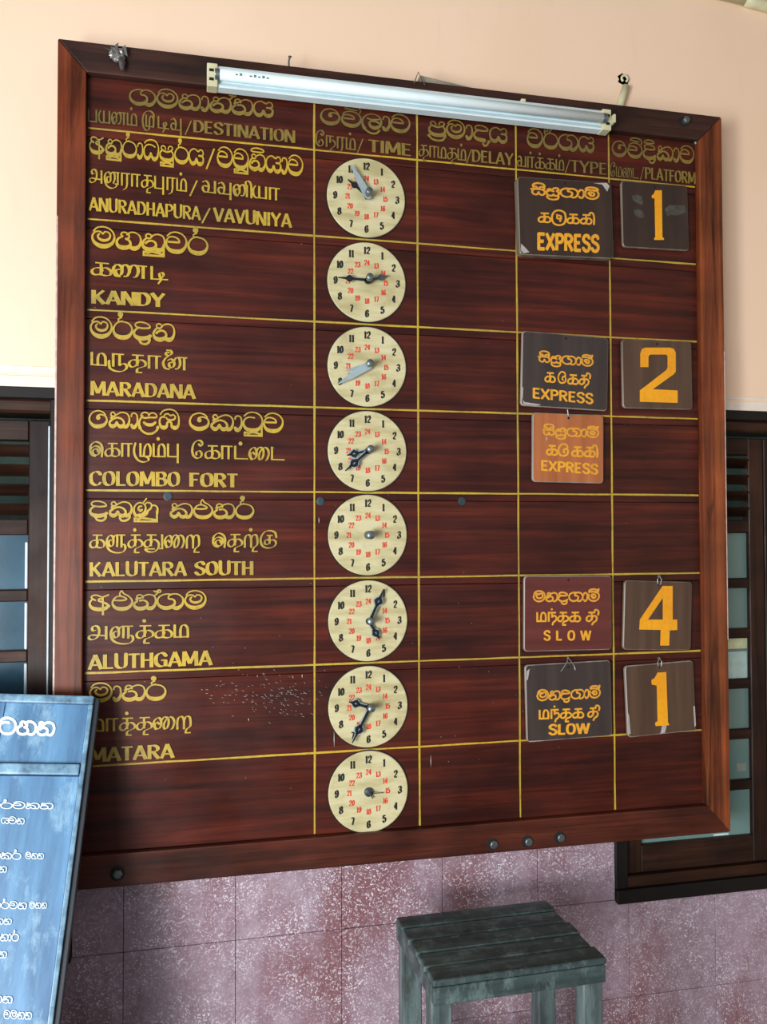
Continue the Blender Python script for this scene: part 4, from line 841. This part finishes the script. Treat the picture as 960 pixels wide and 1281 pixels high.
r2, wr, *_ = plate([(653,414.5),(763.5,422),(758.5,514),(653,507.5)], M['pl_grey'], M['pl_edge2'], 'charcoal EXPRESS sign with a chipped white corner, hanging beside number 2', GT, .010, chips=[[(-.97,-.84),(-.92,-.90),(-.55,-.94),(-.62,-.975),(-.94,-.975)], [(-.985,-.5),(-.96,-.52),(-.965,-.8),(-.985,-.85)]])
wr('S', 'si ghra ga aa mii', (674.5,453.6), (742.5,459.6), 11.6, 1.75, st='U'); wr('T', 'ka', (681.5,477.6), (695.5,478.6), 12, 1.5); wr('T', 'six', (698,478.6), (709,479.2), 11.5, 1.5); wr('T', 'ka ti', (710,480.4), (739.5,482), 12, 1.5); wr('L', 'EXPRESS', (666,498), (742.6,505.6), 13, 1.7)
r3, wr, *_ = plate([(666.5,516),(755.8,519.5),(755.4,605.3),(667,602.2)], M['pl_orange'], M['pl_edge2'], 'small orange-brown EXPRESS sign hanging just under the charcoal one', GT, .010, wire='short', chips=[[(-.64,.30),(-.60,.30),(-.60,.22),(-.63,.20)]])
wr('S', 'si ghra ga aa mii', (680,545), (749.6,548.6), 11.5, 1.85, st='U'); wr('T', 'ka six', (683.4,569), (712,570.2), 12.2, 1.6); wr('T', 'ka ki', (715,570.8), (748.5,572), 12.2, 1.6); wr('L', 'EXPRESS', (676.6,588.4), (748.6,593.6), 12.8, 1.9)
r4, wr, *_ = plate([(655,720),(765.5,721),(766,813.8),(657,814.2)], M['pl_red'], M['pl_edge2'], 'maroon SLOW sign hanging beside number 4', GT, .009)
wr('S', 'ma na da ga aa mii', (667.4,753.6), (750.4,753), 12.6, 1.75, st='U'); wr('T', 'ma nta ta ka', (671,777.8), (727,777.6), 12, 1.5); wr('T', 'ti', (733,777.6), (750,777.6), 12, 1.5); wr('L', 'S L O W', (680,801), (739.6,801), 12.2, 1.9)
r5, wr, *_ = plate([(657,831.5),(763.5,826.5),(767,920.5),(660,928.5)], M['pl_grey'], M['pl_edge2'], 'charcoal SLOW sign on a splayed wire, lowest in the type column', GT, .010, wire='tee', chips=[[(-.93,-.96),(-.88,-.97),(-.6,-.975),(-.66,-.985),(-.95,-.985)], [(-.98,.6),(-.95,.62),(-.9,.9),(-.97,.85)]])
wr('S', 'ma na da ga aa mii', (672,877.6), (751.5,873.6), 12.6, 1.75, st='U'); wr('T', 'ma nta ta ka', (674,899.8), (731,897.8), 11.8, 1.5); wr('T', 'ti', (735,897.4), (751,896.8), 11.8, 1.5); wr('L', 'SLOW', (686,919.4), (738,917.4), 13, 1.9)
def numeral(root, inv, pp, scale, org, outline, mat, hole=None):
    bm = bmesh.new()
    def P(q): return inv @ (atPlane(org[0]+q[0]/scale, org[1]+q[1]/scale, pp, NY) + Vector((0, -.0009, 0)))
    vo = [bm.verts.new(P(q)) for q in outline]
    if hole:
        vh = [bm.verts.new(P(q)) for q in hole]
        es = [bm.edges.new((vo[i], vo[(i+1) % len(vo)])) for i in range(len(vo))]+[bm.edges.new((vh[i], vh[(i+1) % len(vh)])) for i in range(len(vh))]
        bmesh.ops.triangle_fill(bm, edges=es, use_beauty=True)
    else: f = bm.faces.new(vo); f.normal_update(); bmesh.ops.triangulate(bm, faces=[f])
    bmesh.ops.recalc_face_normals(bm, faces=bm.faces)
    return obj('numeral', bm, mat, root)
q, wr, w_, h_, inv, pp = plate([(777.5,226),(860.6,232),(862.5,313.5),(779.5,309)], M['pl_dark'], M['pl_edge'], 'dark platform number 1 sign with two smudged patches, at the top of the column', GP, .009, chipmat='smudge',
  chips=[[(-.70,.56),(-.58,.60),(-.40,.57),(-.36,.40),(-.40,.30),(-.55,.36),(-.66,.42)], [(-.66,.14),(-.50,.16),(-.36,.10),(-.34,-.06),(-.46,-.10),(-.62,-.02)], [(.28,.22),(.42,.36),(.90,.38),(.93,.16),(.60,.04),(.44,.08),(.38,.0),(.30,.10)]])
numeral(q, inv, pp, 8, (760,215), [(445,265),(445,236),(462,226),(480,186),(545,185),(552,655),(568,665),(565,682),(470,682),(467,665),(480,655),(472,265)], M['amber2'])
q, wr, w_, h_, inv, pp = plate([(778.4,424),(865.8,427),(867,512.5),(780,510.4)], M['pl_brown'], M['pl_edge'], 'brown platform number 2 sign in the third row', GP, .010)
numeral(q, inv, pp, 3.692, (630,410), [(632,182),(632,118),(640,98),(655,92),(770,92),(788,98),(796,115),(796,202),(788,214),(690,284),(805,290),(805,347),(630,342),(630,290),(752,196),(758,184),(758,130),(750,124),(678,124),(670,132),(670,182)], M['amber2'])
q, wr, w_, h_, inv, pp = plate([(782,725.5),(866.2,728.4),(865.4,813.8),(780,812.4)], M['pl_brown'], M['pl_edge'], 'brown platform number 4 sign hanging from a small wire loop', GP, .010, wire='loop')
numeral(q, inv, pp, 3.692, (630,710), [(735,85),(782,85),(782,240),(803,240),(803,288),(768,290),(766,360),(724,360),(726,288),(627,286),(630,240)], M['amber2'], hole=[(736,140),(736,240),(668,240)])
q, wr, w_, h_, inv, pp = plate([(781.5,832.5),(867.5,827),(872,914),(787,922.6)], M['pl_brown'], M['pl_edge2'], 'brown platform number 1 sign with white chipped edges, lowest and hanging askew', GP, .011, wire='loop', chips=[[(-.1,-.98),(-.06,-.96),(.0,-.7),(.1,-.66),(.12,-.8),(.06,-.97)], [(.93,-.3),(.98,-.3),(.985,-.85),(.94,-.9)], [(-.98,-.3),(-.95,-.4),(-.93,-.9),(-.97,-.9)]])
numeral(q, inv, pp, 3.692, (630,710), [(685,540),(683,520),(698,510),(712,485),(752,482),(760,712),(767,728),(703,732),(700,718),(712,708),(708,545)], M['amber2'])

# ------------------------------------------------------------------ tube light on top of the board
FX0, FX1, FZ = .040, 1.290, 2.8125
lamp = empty('tube_light', (0, FY, 0)); tag(lamp, 'long white unlit fluorescent batten light fixed along the board top', 'light')
def lb(name, x0, x1, y0, y1, z0, z1, mat, bev=.002): return box(name, x0, x1, y0, y1, z0, z1, mat, lamp, bev)
bm = bmesh.new()                                     # folded sheet channel
prof = [(0, -.031), (-.030, -.031), (-.034, -.027), (-.022, -.012), (-.022, .012), (-.034, .024), (-.030, .031), (0, .031)]
a = [bm.verts.new((FX0, y, FZ+z)) for y, z in prof]; b = [bm.verts.new((FX1, y, FZ+z)) for y, z in prof]
for i in range(len(prof)): j = (i+1) % len(prof); bm.faces.new([a[i], a[j], b[j], b[i]])
bm.faces.new(a); bm.faces.new(b[::-1]); bmesh.ops.recalc_face_normals(bm, faces=bm.faces); obj('batten', bm, M['batten'], lamp)
bm = bmesh.new(); Mx = Matrix.Translation((FX0+.028, -.043, FZ)) @ Matrix.Rotation(math.radians(90), 4, 'Y')
LT = FX1-FX0-.056
lathe(bm, [(0, 0), (.0150, 0), (.0150, LT), (0, LT)], Mx, 24); bmesh.ops.recalc_face_normals(bm, faces=bm.faces); o = obj('tube', bm, M['tubeglass'], lamp, True)
for xx in (FX0+.018, FX1-.030):
    bm = bmesh.new(); lathe(bm, [(0, 0), (.0152, 0), (.0156, .001), (.0156, .013), (0, .013)], Matrix.Translation((xx, -.043, FZ)) @ Matrix.Rotation(math.radians(90), 4, 'Y'), 20); obj('tube_cap', bm, M['steel'], lamp)
for s, x in ((1, FX0), (-1, FX1)):
    bm = bmesh.new(); x0, x1 = sorted((x-.004*s, x+.026*s))
    bx(bm, x0, x1, -.040, .0, FZ-.034, FZ+.033); bevel(bm, .002, 1); o = obj('lampholder', bm, M['cream'], lamp); o['label'] = 'cream lampholder'
    xa, xb = sorted((x-.001*s, x+.018*s))
    for zz in (.012, -.014): box('contact_slot', xa+.003, xb-.003, -.0412, -.039, FZ+zz-.004, FZ+zz+.004, M['hole'], o)
    if s < 0: box('lampholder_tip', x+.004, x+.012, -.055, -.028, FZ-.014, FZ+.012, M['cream'], o, .002)
box('clip', .992, 1.006, -.036, -.024, FZ+.030, FZ+.037, M['cream'], lamp, .001)
# print marks on the glass of the tube, near its left end
bm = bmesh.new()
for k in range(7):
    x = .115+k*.012+(.016 if k > 1 else 0); bx(bm, x, x+.007, -.0585, -.0578, FZ-.005, FZ-.001+.003*(k % 2))
o = obj('maker_print', bm, M['print'], lamp); o['label'] = 'faint grey printing on the tube'

# nail and metal strip along the top of the board
tp = empty('hanging_nail', atY(361.5, 77, .02)); tag(tp, 'rusty bent nail sticking up from the top edge of the board', 'nail')
bm = bmesh.new(); tube(bm, [(0, 0, -.022), (0, 0, .004), (.003, -.003, .012)], .0028, 8); obj('shank', bm, M['bolt'], tp)
bm = bmesh.new(); lathe(bm, [(0, 0), (.005, 0), (.0055, .002), (0, .003)], Matrix.Translation((.003, -.003, .012)), 10); obj('head', bm, M['bolt'], tp)
bk = empty('metal_strip', (0, 0, 0)); tag(bk, 'grey bent metal strip lying along the top edge of the board', 'metal strip')
bm = bmesh.new(); A = atY(519, 97, .03); B = atY(618, 112, .03)
for (p, q, h0, h1) in ((A, B, .011, .002),):
    v = [bm.verts.new(t) for t in ((p.x, .035, BZ1), (p.x, .005, BZ1), (p.x+.012, .005, p.z-.005), (p.x+.012, .035, p.z), (q.x, .005, BZ1+.0005), (q.x, .035, BZ1+.0005), (q.x, .005, BZ1+.004), (q.x, .035, BZ1+.004))]
    for f in ((0, 3, 2, 1), (2, 3, 7, 6), (1, 2, 6, 4), (0, 5, 7, 3), (4, 6, 7, 5), (0, 1, 4, 5)): bm.faces.new([v[i] for i in f])
bmesh.ops.recalc_face_normals(bm, faces=bm.faces); obj('strip', bm, M['dullstrip'], bk)
bm = bmesh.new(); tube(bm, [(A.x-.018, -.033, BZ1-.014), (A.x-.010, -.012, BZ1+.006), (A.x+.004, .0, A.z+.002), (A.x+.014, -.010, BZ1+.006), (A.x+.016, -.033, BZ1-.016)], .0018, 6); obj('wire_loop', bm, M['pin'], bk)

# crumpled foil
fp = atY(147, 68, FY-.012); foil = empty('foil_scrap', fp); tag(foil, 'crumpled silver foil stuck on the top left of the board frame', 'foil')
bm = bmesh.new(); bmesh.ops.create_icosphere(bm, subdivisions=3, radius=.020)
rs = random.Random(3)
for v in bm.verts:
    v.co *= 1+rs.uniform(-.32, .28); v.co.y *= .5; v.co.z *= 1.0
obj('foil_knot', bm, M['foil'], foil)
bm = bmesh.new(); G = [[(-.006, .006), (.008, .010)], [(.0, -.012), (.017, -.008)], [(.004, -.028), (.022, -.024)], [(.007, -.040), (.017, -.042)], [(.009, -.052), (.013, -.053)]]
pv = None
for k, row in enumerate(G):
    cur = [bm.verts.new((x, -.006+rs.uniform(-.003, .003), z)) for x, z in (row[0], ((row[0][0]+row[1][0])/2, (row[0][1]+row[1][1])/2), row[1])]
    cur[1].co.y -= .005
    if pv:
        for i in range(2): bm.faces.new([pv[i], pv[i+1], cur[i+1], cur[i]])
    pv = cur
bmesh.ops.solidify(bm, geom=list(bm.faces), thickness=.001); obj('foil_tail', bm, M['foil'], foil)
bm = bmesh.new()
for a_, b_, c_ in (((.004, .008), (.022, .026), (.028, -.004)), ((-.01, .0), (-.036, .010), (-.014, .012)), ((.0, .01), (.004, .030), (-.010, .022))):
    bm.faces.new([bm.verts.new((a_[0], -.004, a_[1])), bm.verts.new((b_[0], -.009, b_[1])), bm.verts.new((c_[0], -.002, c_[1]))])
bmesh.ops.solidify(bm, geom=list(bm.faces), thickness=.001); obj('foil_flap', bm, M['foil'], foil)

# conduit stub with its hole above the board, right
cp = atY(777, 128, .085); ct = atY(783.5, 108, .085)
con = empty('conduit_stub', cp); tag(con, 'short cream pipe coming out of a broken hole above the board', 'pipe')
bm = bmesh.new(); d = ct-cp; tube(bm, [(-d.x*1.2, 0, -.10), (0, 0, 0), (d.x, 0, d.z)], .0125, 14); obj('pipe', bm, M['cream'], con, True)
bm = bmesh.new(); hp = atY(781, 100, .0995)-cp
vs = [bm.verts.new((hp.x+.021*math.cos(t)*(1+rs.uniform(-.25, .3)), hp.y, hp.z+.019*math.sin(t)*(1+rs.uniform(-.2, .3)))) for t in [2*math.pi*k/14 for k in range(14)]]
bm.faces.new(vs); bmesh.ops.solidify(bm, geom=list(bm.faces), thickness=.002); obj('broken_hole', bm, M['hole'], con)
bm = bmesh.new(); tube(bm, [(hp.x-.002+.011*math.cos(t), hp.y-.008, hp.z+.0+.011*math.sin(t)) for t in [math.radians(a_) for a_ in range(-60, 250, 25)]], .004, 8); obj('cable_loop', bm, M['cream'], con, True)

# conduit at the top right corner of the view
A = atY(902, -7, .085); B = atY(931, 0, .085); E = atY(1010, 21, .085)
cc = empty('wall_conduit', B); tag(cc, 'grey-green conduit running along the wall top at the right corner', 'pipe')
S0 = A-(B-A)*4-B
bm = bmesh.new(); tube(bm, [S0, Vector((-.001, 0, 0))], .0165, 14); obj('pipe', bm, M['cream'], cc, True)
bm = bmesh.new(); d = (E-B).normalized(); tube(bm, [d*.006, d*.05, d*.9], .020, 14); obj('pipe_sleeve', bm, M['cream'], cc, True)

# things on the glass of the right-hand window
def sheet(label, x0, x1, z0, z1, mat, y=WY+.0295):
    o = box('paper_note', x0, x1, y-.0008, y, z0, z1, mat); return tag(o, label, 'paper')
pz = lambda px, py: atY(px, py, WY+.029)
a, b = pz(905, 815), pz(935, 849)
o = sheet('pale green paper note behind the third pane, right of the board', a.x, b.x, b.z+.002, a.z-.002, M['paper'])
a2, b2 = pz(905, 799), pz(935, 811)
sheet('yellowish strip of paper at the top of the third pane, right of the board', a2.x, b2.x, b2.z, a2.z, M['paper_y'])
a, b = pz(922, 955), pz(934, 964); sheet('small greyish sticker on the fifth pane, right of the board', a.x, b.x, b.z, a.z, simple('sticker', s2l((140,150,140)), .6))
a, b = pz(893, 1043.5), pz(912, 1048.5); sheet('white paper slip at the foot of the lowest pane, by the board corner', a.x, b.x, max(b.z, .457), a.z, simple('slip', s2l((200,222,216)), .6))

# ------------------------------------------------------------------ blackboard, lower left
lean = math.radians(22.0); rl = math.radians(4.3)
cor = atY(118, 871, -.085)                     # upper right front corner
BBM = Matrix.Translation(cor) @ Matrix.Rotation(-lean, 4, 'X') @ Matrix.Rotation(rl, 4, 'Y')
bb = empty('leaning_blackboard'); bb.matrix_world = BBM; tag(bb, 'leaning blackboard with blue sky sheen in its colour and white chalk writing, lower left', 'blackboard')
W_, H_ = 1.0, 1.42; th = .022; fw = .022
nrm = (BBM.to_3x3() @ Vector((0, -1, 0))).normalized()
bm = bmesh.new(); vs_ = [-W_+fw, -.75, -.475, -.222, -fw*.55]
for a, b in zip(vs_, vs_[1:]):
    for z0, z1 in ((-.175, -fw), (-H_, -.207)):
        bm = bmesh.new(); bx(bm, a+.0008, b-.0008, .006+random.uniform(0, .001), .020, z0, z1); bevel(bm, .0012, 1); obj('board_plank', bm, M['bboard'], bb)
def bp(name, x0, x1, y0, y1, z0, z1, m_, bev=.003): return box(name, x0, x1, y0, y1, z0, z1, m_, bb, bev)
bp('frame_rail', -W_, 0, -.004, th, -fw, 0, M['bframe'], .004)
bp('frame_stile', -fw*.55, 0, -.004, th, -H_, -fw-.0005, M['bframe']); bp('frame_stile', -W_, -W_+fw, -.004, th, -H_, -fw-.0005, M['bframe'])
bp('frame_back', -.001, .014, .006, .034, -H_+.02, -.004, M['bside'], .002); bp('chalk_ledge', -W_+fw, -fw*.6, -.010, .018, -.205, -.178, M['bframe'], .004)
BP = cor + nrm*(-.0055); inv = BBM.inverted()
def chalk(items, p0, p1, h, wt=2.0, st='U'):
    wt *= .62
    return write('chalk_writing', items.split(), M['chalk'], bb, BP, nrm, p0, p1, h, 10, wt, st, 'S', inv, .0015)
chalk('na Ta ha na', (-24,919), (69,922), 19, 2.9)
chalk('ma va ra va ka ta', (-32,1012), (67,1013), 8.5, 1.8); chalk('ya pa na'.replace('pa', 'va'), (2,1031), (31,1032), 8.5, 1.8)
chalk('na ka ra', (-12,1075), (27,1076), 9, 1.8); chalk('ma ta ta', (32,1075), (55,1075.5), 8, 1.8); chalk('na na', (-12,1092), (9,1092), 8.5, 1.8)
chalk('ga ra va ta', (-12,1137), (34,1138), 9, 1.8); chalk('ma ta na', (37,1137), (59,1137), 8, 1.8); chalk('na na ta', (-16,1157), (15,1157), 8, 1.8)
chalk('ga na aa ra', (-12,1178), (24,1178), 10, 1.8); chalk('na ta', (-12,1199), (9,1199), 9, 1.8); chalk('ta na', (-10,1255), (16,1256), 10, 1.8)
chalk('va ma na ta', (5,1275), (40,1276), 10, 1.8)

# ------------------------------------------------------------------ stool
ZT = .40
st = empty('slatted_stool', (.812, -.275, -.2), (0, 0, math.radians(1.2))); tag(st, 'weathered grey-green wooden stool with a slatted seat against the wall', 'stool')
sx, sy = .236, .184; T_ = ZT+.2
nS = 5; dep = 2*sy/nS
for k in range(nS):
    y0 = -sy+k*dep; e = random.uniform(-.002, .002); e2 = (.0, -.005, .003, -.004, .002)[k]
    bm = bmesh.new(); bx(bm, -sx+e, sx-(k*.0015)+e2, y0+.003, y0+dep-.0045, T_-.018, T_-(.001*(k % 2)))
    bevel(bm, .0055, 3)
    o = obj('slat', bm, M['stool'], st)
for nm, x0, x1, y0, y1 in (('front_apron', -sx+.002, sx-.004, -sy+.002, -sy+.022), ('back_apron', -sx+.02, sx-.02, sy-.022, sy-.002), ('side_apron', -sx+.002, -sx+.020, -sy+.024, sy-.003), ('side_apron', sx-.024, sx-.006, -sy+.024, sy-.003)):
    bm = bmesh.new(); bx(bm, x0, x1, y0, y1, T_-.062, T_-.0185); bevel(bm, .002, 1); obj(nm, bm, M['stool'], st)
for ix in (-1, 1):
    for iy in (-1, 1):
        cx = ix*(sx-.029 if iy < 0 else sx-.036); cy = iy*(sy-.050); hw = .027
        if ix < 0: cx = -sx+.030
        bm = bmesh.new(); bx(bm, cx-hw, cx+hw, cy-hw, cy+hw, 0, T_-.0195)
        bevel(bm, .003, 1); obj('leg', bm, M['stool_leg'], st)
for iy in (-1, 1):
    cy = iy*(sy-.050); box('stretcher', -sx+.078, sx-.080, cy-.010, cy+.010, .14, .18, M['stool_leg'], st, .002)
